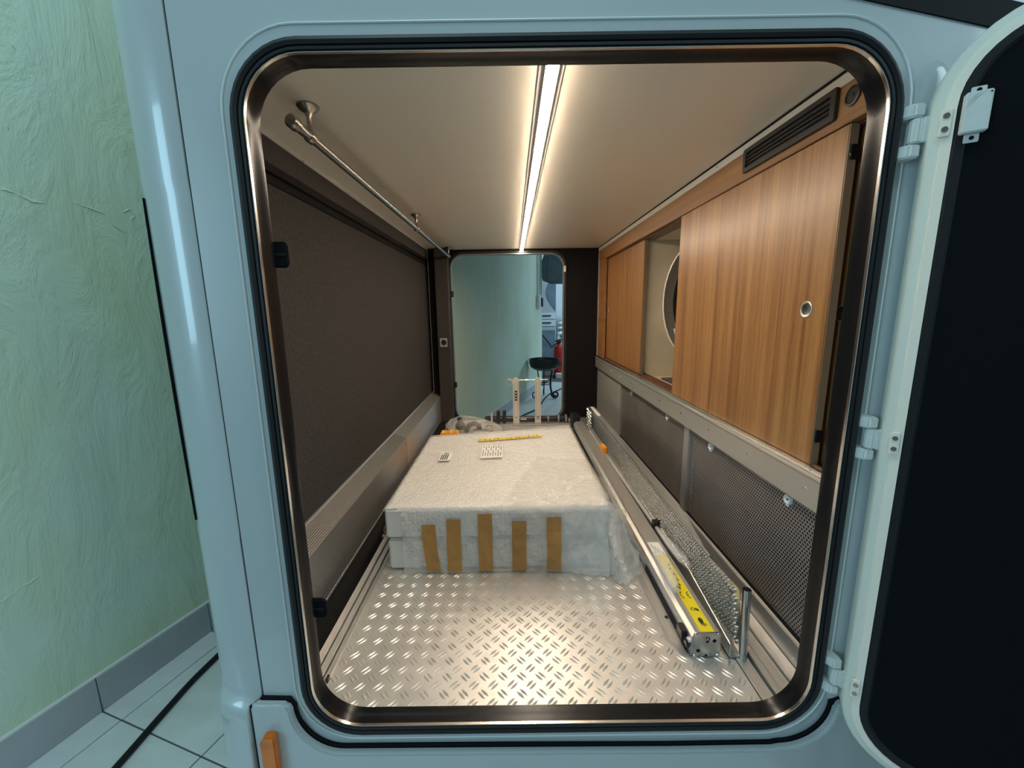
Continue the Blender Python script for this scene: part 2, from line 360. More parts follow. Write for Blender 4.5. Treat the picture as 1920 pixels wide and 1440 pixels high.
wr = B(1.06, 1.09, 0.02, YB+0.03, -0.06, H).build('wall_right', 'void'); tag(wr, 'outer right wall behind the wooden cabinet', 'wall', kind='structure')

# back wall with the open opposite hatch
HT = (-0.376, 0.381, -0.012, 1.121, 0.088)
hp = rr(*HT); hb = rect_like(hp, -0.5445, 1.09, -0.10, H+0.03)
wb = MB().loft([at_y(hp, YB+0.028), at_y(hp, YB), at_y(hb, YB), at_y(hb, YB+0.028), at_y(hp, YB+0.028)]).build('wall_back', 'black_felt')
tag(wb, 'black lined back wall with an open hatch', 'wall', kind='structure')
M['dark_edge'] = mat('dull_edge', (0.30, 0.29, 0.28), 0.4, metal=0.7)
trim2 = MB().loft([at_y(rro(HT, o), y) for o, y in ((0.006, YB-0.001), (0.004, YB-0.007), (-0.002, YB-0.008), (-0.004, YB-0.003), (-0.004, YB+0.03))]).build('trim_2', 'dark_edge', smooth=True)
tag(trim2, 'thin grey metal edging around the far hatch opening', 'door frame', kind='structure')
MB().loft([at_y(rro(HT, o), y) for o, y in ((0.020, YB), (0.018, YB-0.006), (0.008, YB-0.006), (0.006, YB))]).build('black_surround', 'black_plastic', trim2, smooth=True)
for z in (0.865, 0.245):
    B(-0.392, -0.360, YB-0.016, YB-0.006, z-0.02, z+0.02).build('striker', 'black_plastic', trim2, bev=0.003)
B(0.380, 0.394, YB-0.018, YB-0.004, 1.000, 1.040).build('hinge_end', 'white_plastic', trim2, bev=0.003)

# ================================================================ EXTERIOR BODY
OP = (-0.328, 0.537, 0.033, 1.088, 0.080)
EMB = rr(-0.362, 0.573, -0.005, 1.127, 0.105)
hole = rro(OP, 0.012)
big = rect_like(EMB, -0.4235, 1.35, -0.45, 2.2)
grow = rr(-0.365, 0.576, -0.008, 1.130, 0.108)
wf = MB().loft([at_y(hole, 0.018), at_y(hole, -0.003), at_y(EMB, -0.003), at_y(grow, 0.0), at_y(big, 0.0), at_y(big, 0.018), at_y(hole, 0.018)]).build('wall_front', 'paint', smooth=True)
tag(wf, 'glossy pale body side of the motorhome around the garage opening', 'vehicle body', kind='structure')
MB().loft([at_y(rro((-0.3635, 0.5745, -0.0065, 1.1285, 0.1065), o), y) for o, y in ((-0.0016, -0.001), (-0.0012, -0.0042), (0, -0.0052), (0.0012, -0.0042), (0.0016, 0.0005))]).build('step_highlight', 'highlight_bead', wf, smooth=True)  # added pale ridge, paints in the highlight along the embossed step
cap = rr(0.579, 0.628, 0.05, 1.076, 0.0244)
MB().loft([at_y([(0.6035+(x-0.6035)*(1-i/0.0245), z if abs(z-0.56) < 0.40 else z-(i if z > 0.5 else -i)) for x, z in cap], y) for i, y in ((0, 0.0003), (0.004, -0.002), (0.010, -0.0038), (0.018, -0.0048), (0.0240, -0.005))], cap1=True).build('hinge_channel', 'paint', wf, smooth=True)
MB().prism([(0.43, 1.160), (0.80, 1.087), (0.80, 1.121), (0.43, 1.196)], -0.0025, 0.0, 'xz').build('black_stripe', 'gasket', wf)
# roof, under-floor and rear skin so that the vehicle is a closed body
B(-0.55, 1.35, 0.02, YB+0.03, 2.19, 2.2).build('roof', 'paint', wf)
B(-0.549, -0.546, 0.30, YB+0.03, -0.40, 2.19).build('rear_skin', 'paint', wf)
B(-0.549, 1.35, YB+0.029, YB+0.032, H+0.03, 2.19).build('far_skin', 'paint', wf)
B(-0.4235, 1.35, 0.0185, YB+0.03, -0.12, -0.062).build('underbody', 'void', wf)

trim1 = thing('trim_1', 'black door frame with rubber seal and thin silver lip around the garage opening', 'door frame', kind='structure')
MB().loft([at_y(rro(OP, o), y) for o, y in ((0.021, 0.0), (0.0215, -0.009), (0.0185, -0.016), (0.013, -0.019), (0.009, -0.0165), (0.008, -0.011), (0.0065, -0.0165), (0.003, -0.0165), (0.002, -0.010))]).build('rubber_seal', 'rubber', trim1, smooth=True)
MB().loft([at_y(rro(OP, o), y) for o, y in ((0.0018, -0.010), (0.0016, -0.0148), (0.0008, -0.0152), (0.0, -0.0146), (0.0, -0.010))]).build('silver_lip', 'lip', trim1, smooth=True)
MB().loft([at_y(rro(OP, o), y) for o, y in ((0.0, -0.010), (0.0, 0.004), (-0.0015, 0.006), (-0.0015, 0.019), (0.024, 0.0215), (0.024, 0.019), (0.012, 0.0185))]).build('reveal', 'dark_alu', trim1, smooth=True)
# scuffed sealant smear on the right reveal
sm = MB().prism([(0.004, 0.905), (0.009, 0.900), (0.012, 0.935), (0.010, 0.965), (0.006, 0.948)], 0.5376, 0.5384, 'yz')
sm.build('sealant_smear', 'white_plastic', trim1)

for zc, lab in ((0.840, 'upper black latch bracket on the left of the door frame'), (0.236, 'lower black latch bracket on the left of the door frame')):
    t = thing('latch_bracket', lab, 'latch', (-0.335, 0.022, zc), group='latch brackets')
    MB().prism([(-0.012, -0.022), (0.004, -0.022), (0.004, 0.022), (-0.012, 0.022)], 0.0, 0.004, 'xz').build('foot_plate', 'black_plastic', t, bev=0.001)
    MB().prism([(0.002, -0.019), (0.020, -0.019), (0.026, -0.015), (0.026, 0.015), (0.020, 0.019), (0.002, 0.019)], 0.002, 0.009, 'xz').build('catch_body', 'gasket', t, bev=0.002)
    B(0.003, 0.022, 0.001, 0.005, -0.002, 0.002).build('rib', 'black_plastic', t)
    for dz in (-0.015, 0.015):
        MB().lathe((-0.002, 0.0, dz), [(0.0035, 0.001), (0.003, -0.0015), (0.001, -0.002)], 10, 'y').build('screw', 'nickel', t)

# rear corner panel (left of the seam)
def corner_ring(z, bulge=0.0):
    pts = [(-0.4275, 0.018), (-0.4275, 0.001-bulge), (-0.430, -bulge), (-0.455, 0.000-bulge*1.0), (-0.480, 0.0055-bulge), (-0.503, 0.0165-bulge), (-0.522, 0.0345-bulge*0.8), (-0.5345, 0.056-bulge*0.5), (-0.541-bulge*0.5, 0.085), (-0.545-bulge*0.8, 0.13), (-0.547-bulge, 0.30)]
    if bulge > 0.005: pts[0:3] = [(-0.4445, 0.018), (-0.4445, 0.002-bulge), (-0.4462, -bulge)]
    return [(x, y, z) for x, y in pts]
cp = thing('rear_corner_panel', 'glossy pale blue corner panel left of the garage opening', 'vehicle panel', (-0.48, 0.05, -0.45))
def local(o, ob):
    if ob.parent is not o: return ob
    ob.matrix_parent_inverse = Matrix.Translation(-Vector(o.location)) if not o.rotation_euler.z else o.matrix_world.inverted()
    return ob
zs = [(-0.40, 0.030), (-0.05, 0.021), (0.045, 0.018), (0.062, 0.017), (0.072, 0.011), (0.082, 0.003), (0.095, 0.0), (0.385, 0.0), (0.40, -0.002), (0.925, -0.002), (0.94, 0.0), (1.5, 0.0), (2.2, 0.0)]
local(cp, MB().loft([corner_ring(z, b) for z, b in zs], close=False).build('skin', 'paint', cp, smooth=True))
blk = MB(); ring = []
for k in range(15):
    z = 0.405+0.52*k/14; wdt = 0.010 if 0 < k < 14 else 0.003
    e = 0.0025*sin(PI*k/14)
    ring.append([(-0.520-e, 0.030, z), (-0.520-wdt-e, 0.034+wdt*0.8, z), (-0.534-wdt*0.6-e, 0.052+wdt, z), (-0.537, 0.070, z), (-0.522, 0.052, z)])
local(cp, blk.loft(ring, cap0=True, cap1=True).build('black_lamp_edge', 'rubber', cp, smooth=True))

# lower skirt with the notch that follows the door frame
top = [(-0.4255, 0.080), (-0.376, 0.078)]
for k in range(13):
    a = PI/2*k/12; top.append((-0.362+0.005*0 + 0.0, 0.0) if False else (-0.370+0.085*(1-cos(a))*1.0, 0.066-0.092*sin(a)))
top += [(0.0, -0.0275), (0.30, -0.030), (0.485, -0.029)]
for k in range(13):
    a = PI/2*k/12; top.append((0.500+0.088*sin(a), -0.026+0.084*(1-cos(a))))
top += [(0.600, 0.069), (0.640, 0.071), (1.35, 0.071)]
sk = thing('lower_skirt_panel', 'pale body skirt below the garage opening with a black gap line', 'vehicle panel', (0, -0.005, -0.45))
poly = [(-0.4415, 0.072)]+[(x, z) for x, z in top]+[(1.35, -0.44), (-0.4415, -0.44)]
poly[1] = (-0.436, 0.080)
local(sk, MB().prism(poly[::-1], -0.016, -0.001, 'xz').build('skin', 'paint', sk, bev=0.007, seg=3))
gp = []
for i, (x, z) in enumerate(top):
    a, b = top[max(i-1, 0)], top[min(i+1, len(top)-1)]; dx, dz = b[0]-a[0], b[1]-a[1]; L = math.hypot(dx, dz)
    wd = 0.0055 if z < 0.07 and x < 0.1 and x > -0.36 else 0.0045
    gp.append(((x+dz/L*0.004, z-dx/L*0.004), (x-dz/L*wd, z+dx/L*wd)))
g = MB()
g.v = [(p[0], -0.0045, p[1]) for q in gp for p in q]; g.f = [(2*i, 2*i+1, 2*i+3, 2*i+2) for i in range(len(gp)-1)]
n0 = len(g.v); g.v += [(p[0], -0.0005, p[1]) for q in gp for p in q]; g.f += [(n0+2*i, 2*i, 2*i+2, n0+2*i+2) for i in range(len(gp)-1)]+[(2*i+1, n0+2*i+1, n0+2*i+3, 2*i+3) for i in range(len(gp)-1)]
local(sk, g.build('gap_seal', 'gasket', sk))
local(sk, B(-0.4450, -0.4410, -0.010, -0.003, -0.42, 0.072).build('corner_seam', 'gasket', sk))
# seam seal between corner and side panel
B(-0.4275, -0.4235, 0.004, 0.014, 0.08, 2.2).build('seam_seal', 'gasket', wf)
t = tag(MB().prism([(-0.4225, -0.40+0.28), (-0.3965, -0.40+0.28), (-0.3965, 0.024), (-0.399, 0.0265), (-0.414, 0.0265), (-0.4225, 0.016)], -0.030, -0.0155, 'xz').build('side_marker_lamp', 'amber', bev=0.003), 'orange side marker lamp on the body skirt', 'lamp')

# ================================================================ OPEN DOOR
TH = math.radians(-30)
DP = Vector((0.576, -0.035, 0))
door = thing('door_1', 'open garage door with a white rim and black lined inner side', 'door', tuple(DP), kind='structure', rz=TH)
DR = (0.0, 0.92, -0.012, 1.109, 0.112)
def dring(i, y): return at_y(rro(DR, -i), y)
MB().loft([dring(0.006, 0.030), dring(0.0005, 0.026), dring(0, 0.005), dring(0.002, 0.002), dring(0.012, 0.0)]).build('outer_rim', 'door_paint', door, smooth=True)
MB().loft([dring(0.012, 0.0), dring(0.0125, -0.002), dring(0.0225, -0.003), dring(0.023, 0.004)]).build('inner_rim', 'door_paint_pale', door, smooth=True)
MB().loft([dring(0.0225, -0.001), dring(0.0245, -0.005), dring(0.032, -0.005), dring(0.036, -0.001), dring(0.036, 0.003)]).build('door_seal', 'rubber', door, smooth=True)
MB().loft([dring(0.034, -0.0015), dring(0.034, 0.010)], cap0=True).build('lining', 'door_felt', door)
MB().loft([dring(0.006, 0.030), dring(0.02, 0.031)], cap1=True).build('outer_skin', 'paint', door)
lb = B(0.0255, 0.0495, -0.0165, -0.006, 0.9615, 1.0075).build('lock_box', 'hinge', door, bev=0.0012)
lb['label'] = 'small white box with fixing tabs'
for z0, z1 in ((1.0070, 1.0155), (0.9515, 0.9620)):
    B(0.0315, 0.0455, -0.0075, -0.0052, z0, z1).build('tab', 'hinge', lb, bev=0.0008)
    MB().lathe((0.0385, -0.0077, (z0+z1)/2), [(0.0024, 0.0001), (0.0024, -0.0003)], 12, 'y').build('screw_hole', 'gasket', lb)
for dd in (0.0, 0.004):
    MB().prism([(0.0262, 0.994-dd), (0.0262, 0.9955-dd), (0.038+dd, 1.0068), (0.0368+dd, 1.0068)], -0.0170, -0.0165, 'xz').build('ridge', 'white_plastic', lb)
MB().lathe((0.047, -0.0167, 1.004), [(0.0010, 0.0), (0.0010, -0.0002)], 8, 'y').build('pin_hole', 'gasket', lb)

def hinge(zc, lab):
    t = thing('door_hinge', lab, 'hinge', (0.566, -0.012, zc), group='door hinges')
    for z0, z1 in ((0.0165, 0.0335), (-0.0335, -0.0165)):
        MB().prism([(-0.010, 0.012), (-0.010, -0.002), (-0.003, -0.013), (0.010, -0.015), (0.012, -0.003), (0.009, 0.012)], z0, z1, 'xy').build('knuckle', 'hinge', t, bev=0.0022)
    MB().prism([(-0.002, -0.012), (0.005, -0.016), (0.013, -0.014), (0.0135, -0.008), (0.004, -0.002), (-0.002, -0.004)], -0.0155, 0.0155, 'xy').build('barrel', 'hinge', t, bev=0.002)
    MB().prism([(0.008, -0.0155), (0.008, 0.0155), (0.013, 0.0155), (0.018, 0.021), (0.024, 0.022), (0.024, -0.022), (0.018, -0.021), (0.013, -0.0155)], -0.018, -0.0140, 'xz').build('leaf', 'hinge', t, bev=0.0008)
    # plate screwed on the door rim, turned with the door
    pl = link('rim_plate', None, t)
    bpy.data.objects.remove(pl)
    c, s_ = cos(TH), sin(TH); ox, oy = DP.x-0.566, DP.y+0.012
    def W(s0, n, z): return (ox+c*s0-s_*n, oy+s_*s0+c*n, z)
    mb = MB()
    vs = [W(s0, n, z) for z in (-0.016, 0.016) for n in (-0.0065, -0.002) for s0 in (0.0075, 0.0185)]
    mb.add(vs, [(0, 2, 3, 1), (4, 5, 7, 6), (0, 1, 5, 4), (2, 6, 7, 3), (0, 4, 6, 2), (1, 3, 7, 5)])
    rp = mb.build('rim_plate', 'door_paint_pale', t, bev=0.0008)
    for dz in (-0.008, 0.008):
        q = MB(); a = Vector(W(0.0125, -0.0062, dz)); b = Vector(W(0.0125, -0.0082, dz))
        q.tube([a, b], 0.0034, 10).build('screw', 'nickel', rp)
hinge(0.980, 'top white door hinge beside the small white box')
hinge(0.553, 'middle white door hinge between body and open door')
hinge(0.131, 'bottom white door hinge just above the black gap line')

# ================================================================ LED STRIP
t = thing('led_strip_light', 'glowing warm white light strip along the ceiling', 'lamp', (0.1, 1.1, H))
local(t, B(0.078, 0.122, 0.03, 2.195, H-0.0025, H).build('housing', 'led_housing', t, bev=0.001))
for x0, x1 in ((0.0885, 0.0903), (0.1097, 0.1115)): local(t, B(x0, x1, 0.03, 2.195, H-0.0092, H-0.002).build('side_wall', 'led_housing', t))
local(t, B(0.0905, 0.1095, 0.035, 2.19, H-0.0117, H-0.0090).build('diffuser', 'led', t))

# ================================================================ CLOTHES RAIL
RX, RZ = -0.367, 1.096
t = thing('clothes_rail', 'thin nickel hanging rail under the ceiling on the left', 'rail', (RX, 1.1, H))
local(t, MB().tube([(RX, 0.235, RZ), (RX, 2.10, RZ)], 0.0088, 14).build('rod', 'nickel', t, smooth=True))
ec = local(t, MB().tube([(RX, 0.192, RZ), (RX, 0.196, RZ), (RX, 0.210, RZ), (RX, 0.213, RZ), (RX, 0.240, RZ), (RX, 0.244, RZ), (RX, 0.262, RZ)], [0.0095, 0.0128, 0.0130, 0.0098, 0.0100, 0.0088, 0.0088], 18).build('end_cap', 'nickel', t, smooth=True))
for y in (0.268, 1.185, 2.075):
    r0 = local(t, MB().lathe((RX, y, H), [(0.021, -0.0005), (0.0215, -0.003), (0.017, -0.008), (0.0075, -0.014), (0.0048, -0.022), (0.0045, -0.036), (0.007, -0.048)], 20).build('bracket', 'nickel', t, smooth=True))
    q = local(t, MB().tube([(RX, y-0.010, RZ), (RX, y-0.007, RZ), (RX, y+0.007, RZ), (RX, y+0.010, RZ)], [0.0095, 0.0118, 0.0118, 0.0095], 16).build('clamp_ring', 'nickel', r0, smooth=True))

# ================================================================ LEFT WALL CHANNEL
t = thing('wall_channel', 'long perforated aluminium box channel along the left wall', 'channel', (-0.5, 1.1, 0.0))
XF = -0.466
mb = perf(MB(), (XF, 0.12, 0.016), (0, 1, 0), (0, 0, 1), 180, 27, 0.0060, 0.0060, 0.0018)
mb.add([(XF, 1.20, 0.016), (XF, 2.19, 0.016), (XF, 2.19, 0.178), (XF, 1.20, 0.178)], [(0, 1, 2, 3)])
local(t, mb.build('face_sheet', 'alu_perf', t, fix=False))
sl = Vector((-0.064, 0, 0.022)).normalized()
mb = perf(MB(), (XF, 0.12, 0.178), (0, 1, 0), sl, 180, 11, 0.0060, 0.0061, 0.0018)
mb.add([(XF, 1.20, 0.178), (XF, 2.19, 0.178), (-0.530, 2.19, 0.200), (-0.530, 1.20, 0.200)], [(0, 1, 2, 3)])
local(t, mb.build('top_sheet', 'alu_perf', t, fix=False))
local(t, MB().tube([(XF, 0.12, 0.178), (XF, 2.19, 0.178)], 0.0016, 8).build('fold', 'alu', t, smooth=True))
local(t, B(XF-0.001, XF+0.001, 0.12, 2.19, 0.010, 0.017).build('lower_edge', 'alu', t))
local(t, B(-0.531, -0.526, 0.12, 2.19, 0.196, 0.204).build('wall_flange', 'alu', t))
local(t, B(-0.531, XF-0.004, 0.12, 2.18, 0.004, 0.010).build('base', 'void', t))
for y in (0.95, 1.45): local(t, MB().lathe((-0.5255, y, 0.200), [(0.003, 0), (0.002, 0.002)], 8, 'x').build('rivet', 'alu_bright', t))
ri = thing('tie_down_ring', 'small metal lashing ring beside the left floor rail', 'ring', (-0.412, 0.66, 0.006))
B(-0.008, 0.006, -0.016, 0.016, -0.002, 0.003).build('ring_plate', 'alu', ri, bev=0.001)
MB().tube([(0, 0.013*cos(2*PI*k/18), 0.016+0.013*sin(2*PI*k/18)) for k in range(19)], 0.0028, 8, cap=False).build('ring', 'nickel', ri, smooth=True)

# ================================================================ WOOD CABINET
WX = 0.620
cab = thing('wall_cabinet', 'wooden wall cabinet with sliding doors along the right side', 'cabinet', (0.8, 1.1, 0.44))
def C_(o): return local(cab, o)
fas = C_(B(WX-0.006, WX+0.012, 0.02, YB, 1.064, 1.131).build('fascia', 'wood_h', cab, bev=0.001))
C_(B(WX-0.004, WX+0.012, 2.03, YB-0.004, 0.441, 1.064).build('end_stile', 'wood_h', cab))
C_(B(WX-0.008, WX+0.002, YB-0.006, YB-0.001, 0.36, 1.131).build('edge_strip', 'alu_matt', cab))
lin = C_(B(0.690, 1.055, 0.03, 2.19, 1.062, 1.068).build('lining_top', 'beige', cab))
C_(B(1.045, 1.055, 0.03, 2.19, 0.40, 1.062).build('lining_back', 'beige', cab))
C_(B(0.657, 1.045, 1.345, 1.358, 0.40, 1.062).build('partition', 'beige', cab))
C_(B(0.690, 1.045, 0.03, 0.045, 0.40, 1.062).build('lining_end', 'beige', cab))
C_(B(0.640, 1.055, 0.03, 2.19, 0.405, 0.426).build('lining_floor', 'beige', cab))
C_(B(0.720, 0.960, 0.55, 1.26, 0.426, 0.434).build('shelf_mat', 'mat', cab, bev=0.002))
C_(B(WX, 0.690, 0.03, 2.19, 0.420, 0.437).build('lower_track', 'brown_track', cab))
for x in (0.622, 0.646, 0.668): C_(B(x, x+0.004, 0.03, 2.19, 0.437, 0.444).build('track_rib', 'brown_track', cab))
C_(B(0.632, 0.690, 0.03, 2.19, 1.060, 1.072).build('upper_track', 'brown_track', cab))
def pull(x, y, z, par):
    a = C_(MB().lathe((x, y, z), [(0.0165, 0.001), (0.0165, -0.0012), (0.0150, -0.0022), (0.0128, -0.0010), (0.0125, 0.003)], 28, 'x', cap=False).build('finger_pull', 'alu_matt', par, smooth=True))
    C_(MB().lathe((x, y, z), [(0.0132, -0.0012), (0.0115, -0.0005), (0.0004, -0.0003)], 24, 'x', cap=False).build('dish', 'zinc', par, smooth=True))
def sdoor(x0, x1, y0, y1, z0=0.441, z1=1.0625):
    d = C_(B(x0, x1, y0+0.0015, y1, z0, z1).build('sliding_door', 'wood_v', cab, bev=0.0008))
    C_(B(x0+0.001, x1, y0, y0+0.0016, z0, z1).build('edge_band', 'wood_edge', d))
    return d
d1 = sdoor(0.618, 0.634, 0.155, 0.868); pull(0.6182, 0.212, 0.746, d1)
d1['label'] = 'large near sliding door with a round metal finger pull'
for z in (0.500, 1.016): C_(B(0.622, 0.634, 0.151, 0.156, z-0.012, z+0.012).build('door_catch', 'gasket', d1)); 
C_(MB().lathe((0.6225, 0.1535, 1.012), [(0.0025, 0), (0.002, -0.002)], 8, 'y').build('catch_screw', 'alu_bright', d1))
d2 = sdoor(0.650, 0.666, 0.040, 0.760); pull(0.6502, 0.163, 0.738, d2)
d3 = sdoor(0.638, 0.654, 1.318, 2.055); pull(0.6382, 2.000, 0.742, d3)
# vent grille and switch on the fascia
vg = C_(MB().prism(rr(0.183, 0.478, 1.0790, 1.1330, 0.005, 4), 0.6065, 0.6145, 'yz').build('vent_frame', 'black_plastic', fas))
bpy.data.objects.remove(vg)
fr = [(0.183, 0.478, 1.079, 1.134, 0.005), (0.197, 0.466, 1.090, 1.123, 0.003)]
def at_x(poly, x): return [(x, p[0], p[1]) for p in poly]
A_, B_ = rr(*fr[0], 5), rr(*fr[1], 5)
vg = C_(MB().loft([at_x(A_, 0.6145), at_x(A_, 0.6085), at_x(rro(fr[0], -0.001, 5), 0.6070), at_x(rro(fr[1], 0.001, 5), 0.6070), at_x(B_, 0.6085), at_x(B_, 0.6135)], cap1=True).build('vent_grille', 'black_plastic', fas, smooth=True))
vg['label'] = 'black rectangular air vent'
for z in (1.0985, 1.107, 1.1155):
    C_(MB().prism([(0.6085, z+0.0012), (0.6085, z-0.0004), (0.6130, z-0.0030), (0.6130, z-0.0014)], 0.197, 0.466, 'xz').build('slat', 'black_plastic', fas))
C_(MB().lathe((0.614, 0.1515, 1.104), [(0.0165, 0), (0.0160, -0.003), (0.0125, -0.004), (0.0115, -0.0025), (0.004, -0.0025), (0.003, -0.004)], 24, 'x').build('round_switch', 'black_plastic', fas, smooth=True))

# white oval thing standing inside the cabinet
ov = thing('oval_appliance', 'white oval shell with a black glass face inside the open cabinet', 'appliance', (0.848, 1.190, 0.500), rz=math.radians(-38))
def ell(sx, sz, y, n=40): return [(sx*cos(2*PI*k/n), y, 0.285+sz*0.92*sin(2*PI*k/n)) for k in range(n)]
MB().loft([ell(0.02, 0.05, 0.10), ell(0.10, 0.20, 0.085), ell(0.148, 0.272, 0.045), ell(0.160, 0.292, 0.0), ell(0.158, 0.288, -0.010), ell(0.152, 0.279, -0.012)], cap0=True).build('shell', 'white_plastic', ov, smooth=True)
MB().loft([ell(0.152, 0.279, -0.012), ell(0.120, 0.230, 0.016), ell(0.112, 0.220, 0.018)]).build('inner_rim', 'rim_grey', ov, smooth=True)
MB().loft([ell(0.122, 0.230, 0.0165), ell(0.06, 0.12, 0.010), ell(0.002, 0.004, 0.008)], cap1=True).build('glass_face', 'glass_black', ov, smooth=True)
MB().loft([[(0.105*cos(a)*sc, 0.055*sin(a)*1.0+0.03, z) for a in [2*PI*k/24 for k in range(24)]] for z, sc in ((0.03, 0.75), (0.05, 0.9), (0.16, 1.15))], cap0=True, cap1=True).build('foot', 'white_plastic', ov, smooth=True)
MB().tube([(0.0, 0.09, 0.28), (0.05, 0.16, 0.28)], 0.02, 10).build('wall_arm', 'white_plastic', ov, smooth=True)
MB().lathe((-0.075, 0.004, 0.36), [(0.010, 0), (0.008, -0.012), (0.003, -0.014)], 12, 'y').build('clip', 'alu_matt', ov)

# ================================================================ RAIL, PANELS UNDER THE CABINET
t = thing('cap_rail', 'grey aluminium rail with rivets under the wooden cabinet', 'rail', (0.61, 1.1, 0.36))
local(t, B(0.606, 0.622, 0.03, YB-0.004, 0.360, 0.424).build('rail_face', 'alu_matt', t, bev=0.001))
local(t, B(0.6025, 0.620, 0.03, YB-0.004, 0.424, 0.4305).build('rail_step', 'alu', t, bev=0.001))
local(t, B(0.608, 0.624, 0.03, YB-0.004, 0.4305, 0.4405).build('rail_top', 'alu_bright', t, bev=0.002))
local(t, B(0.6045, 0.606, 0.03, YB-0.004, 0.4205, 0.4235).build('copper_line', 'copper', t))
for i in range(11):
    y = 0.145+i*0.2
    local(t, MB().lathe((0.606, y, 0.395), [(0.0042, 0), (0.0038, -0.0015), (0.0014, -0.0024)], 10, 'x').build('rivet', 'alu_bright', t))
for i in range(6):
    local(t, MB().lathe((0.6085, 0.14+i*0.37, 0.4355), [(0.003, 0), (0.0022, -0.0014)], 8, 'x').build('rivet', 'alu_bright', t))

def pframe(o, y0, y1): 
    for a in (B(0.622, 0.630, y0, y1, 0.350, 0.362), B(0.622, 0.630, y0, y1, 0.052, 0.060)): local(o, a.build('edge_strip', 'gasket', o))
def ppanel(y0, y1, knobs, lab):
    t = thing('perforated_panel', lab, 'panel', (0.63, (y0+y1)/2, 0.055), group='perforated panels under the cabinet')
    nu = int((y1-y0)/0.0082); nv = int(0.29/0.0073)
    mb = perf(MB(), (0.628, y0, 0.058), (0, 1, 0), (0, 0, 1), nu, nv, (y1-y0)/nu, 0.292/nv, 0.0027)
    local(t, mb.build('punched_sheet', 'mesh', t, fix=False)); pframe(t, y0, y1)
    for y in knobs:
        k = local(t, MB().lathe((0.628, y, 0.338), [(0.0118, 0), (0.0118, -0.004), (0.0105, -0.0065), (0.0065, -0.0068), (0.0045, -0.004), (0.002, -0.0038)], 20, 'x').build('turn_knob', 'white_plastic', t, smooth=True))
        local(t, MB().lathe((0.6243, y, 0.338), [(0.0022, 0), (0.0022, -0.0006)], 8, 'x').build('knob_slot', 'gasket', k))
        local(t, B(0.6235, 0.628, y-0.004, y+0.004, 0.322, 0.334).build('knob_tail', 'white_plastic', k, bev=0.001))
ppanel(0.060, 0.694, (0.563, 0.213), 'near perforated metal panel with two white turn knobs')
ppanel(0.738, 1.576, (1.390, 0.912), 'far perforated metal panel with two white turn knobs')
t = tag(B(0.616, 0.640, 0.696, 0.736, 0.050, 0.362).build('divider_post', 'alu_matt', bev=0.002), 'upright aluminium post between the two perforated panels', 'post')
t = thing('plain_panel', 'plain grey panel at the far end under the cabinet', 'panel', (0.63, 1.9, 0.055))
local(t, B(0.622, 0.634, 1.584, YB-0.004, 0.010, 0.360).build('sheet', 'grey_panel', t, bev=0.001))
for z in (0.095, 0.205, 0.325): local(t, MB().lathe((0.622, 1.600, z), [(0.0035, 0), (0.003, -0.0014)], 8, 'x').build('rivet', 'alu_bright', t))
t = thing('lower_ledge', 'long aluminium ledge under the perforated panels', 'ledge', (0.62, 1.1, 0))
local(t, MB().prism([(0.608, 0.0), (0.608, 0.040), (0.616, 0.054), (0.634, 0.060), (0.634, 0.0)], 0.03, YB-0.004, 'xz').build('ledge_profile', 'alu', t, bev=0.0015))
for y in (0.118, 0.5): local(t, MB().lathe((0.608, y, 0.028), [(0.004, 0), (0.0034, -0.002)], 10, 'x').build('rivet', 'alu_bright', t))
lk = tag(MB().add([(0.64, 0.05, 0.0), (0.90, 0.05, 0.0), (0.90, 2.18, 0.0), (0.64, 2.18, 0.0), (0.90, 0.05, 0.40), (0.90, 2.18, 0.40)], [(0, 1, 2, 3), (1, 4, 5, 2)]).build('locker_lining', 'void', fix=False), 'dark lining of the locker behind the perforated panels', 'lining')

# ================================================================ ALUMINIUM BAR
t = thing('aluminium_bar', 'square aluminium bar with a yellow warning label lying on the floor', 'bar', (0.44, 1.0, 0))
def T_(o, tt): return local(tt, o)
bx0, bx1 = 0.409, 0.470; by0, by1 = 0.152, 1.86
T_(MB().prism([(bx0, 0.004), (bx1, 0.004), (bx1, 0.058), (bx1-0.003, 0.061), (bx0+0.012, 0.061), (bx0+0.010, 0.054), (bx0, 0.050)], by0+0.003, by1, 'xz').build('profile', 'alu_matt', t, bev=0.0008), t)
T_(B(bx0+0.012, bx0+0.0145, by0+0.003, by1, 0.0605, 0.063).build('ridge', 'alu', t), t)
T_(B(bx0-0.0035, bx0-0.0005, by0+0.02, by1, 0.0035, 0.020).build('black_seal', 'gasket', t), t)
ep = T_(MB().prism(rr(bx0+0.002, bx1+0.001, 0.003, 0.062, 0.008, 4), by0, by0+0.003, 'xz').build('end_plate', 'zinc', t, bev=0.0006), t)
for dx, dz in ((0.006, 0.058), (0.057, 0.058), (0.006, 0.006), (0.057, 0.006)):
    T_(MB().lathe((bx0+dx, by0, dz), [(0.0038, 0.0), (0.0034, -0.002), (0.001, -0.0026)], 10, 'y').build('screw', 'alu_bright', ep), t)
for dx, dz, r in ((0.014, 0.018, 0.0042), (0.048, 0.042, 0.0042), (0.033, 0.040, 0.003), (0.032, 0.006, 0.0028)):
    T_(MB().lathe((bx0+dx, by0, dz), [(r, 0.0), (r, -0.0004)], 12, 'y').build('hole', 'gasket', ep), t)
vs, fs = arc((0, 0, 0), 0.004, -60, 180, 0.002)
T_(MB().add([(bx0+0.033+x, by0-0.0003, 0.047+y) for x, y, z in vs], fs).build('slot', 'gasket', ep, fix=False), t)
cl = T_(B(bx0-0.013, bx0, 0.175, 0.205, 0.022, 0.045).build('side_clip', 'black_plastic', t, bev=0.002), t)
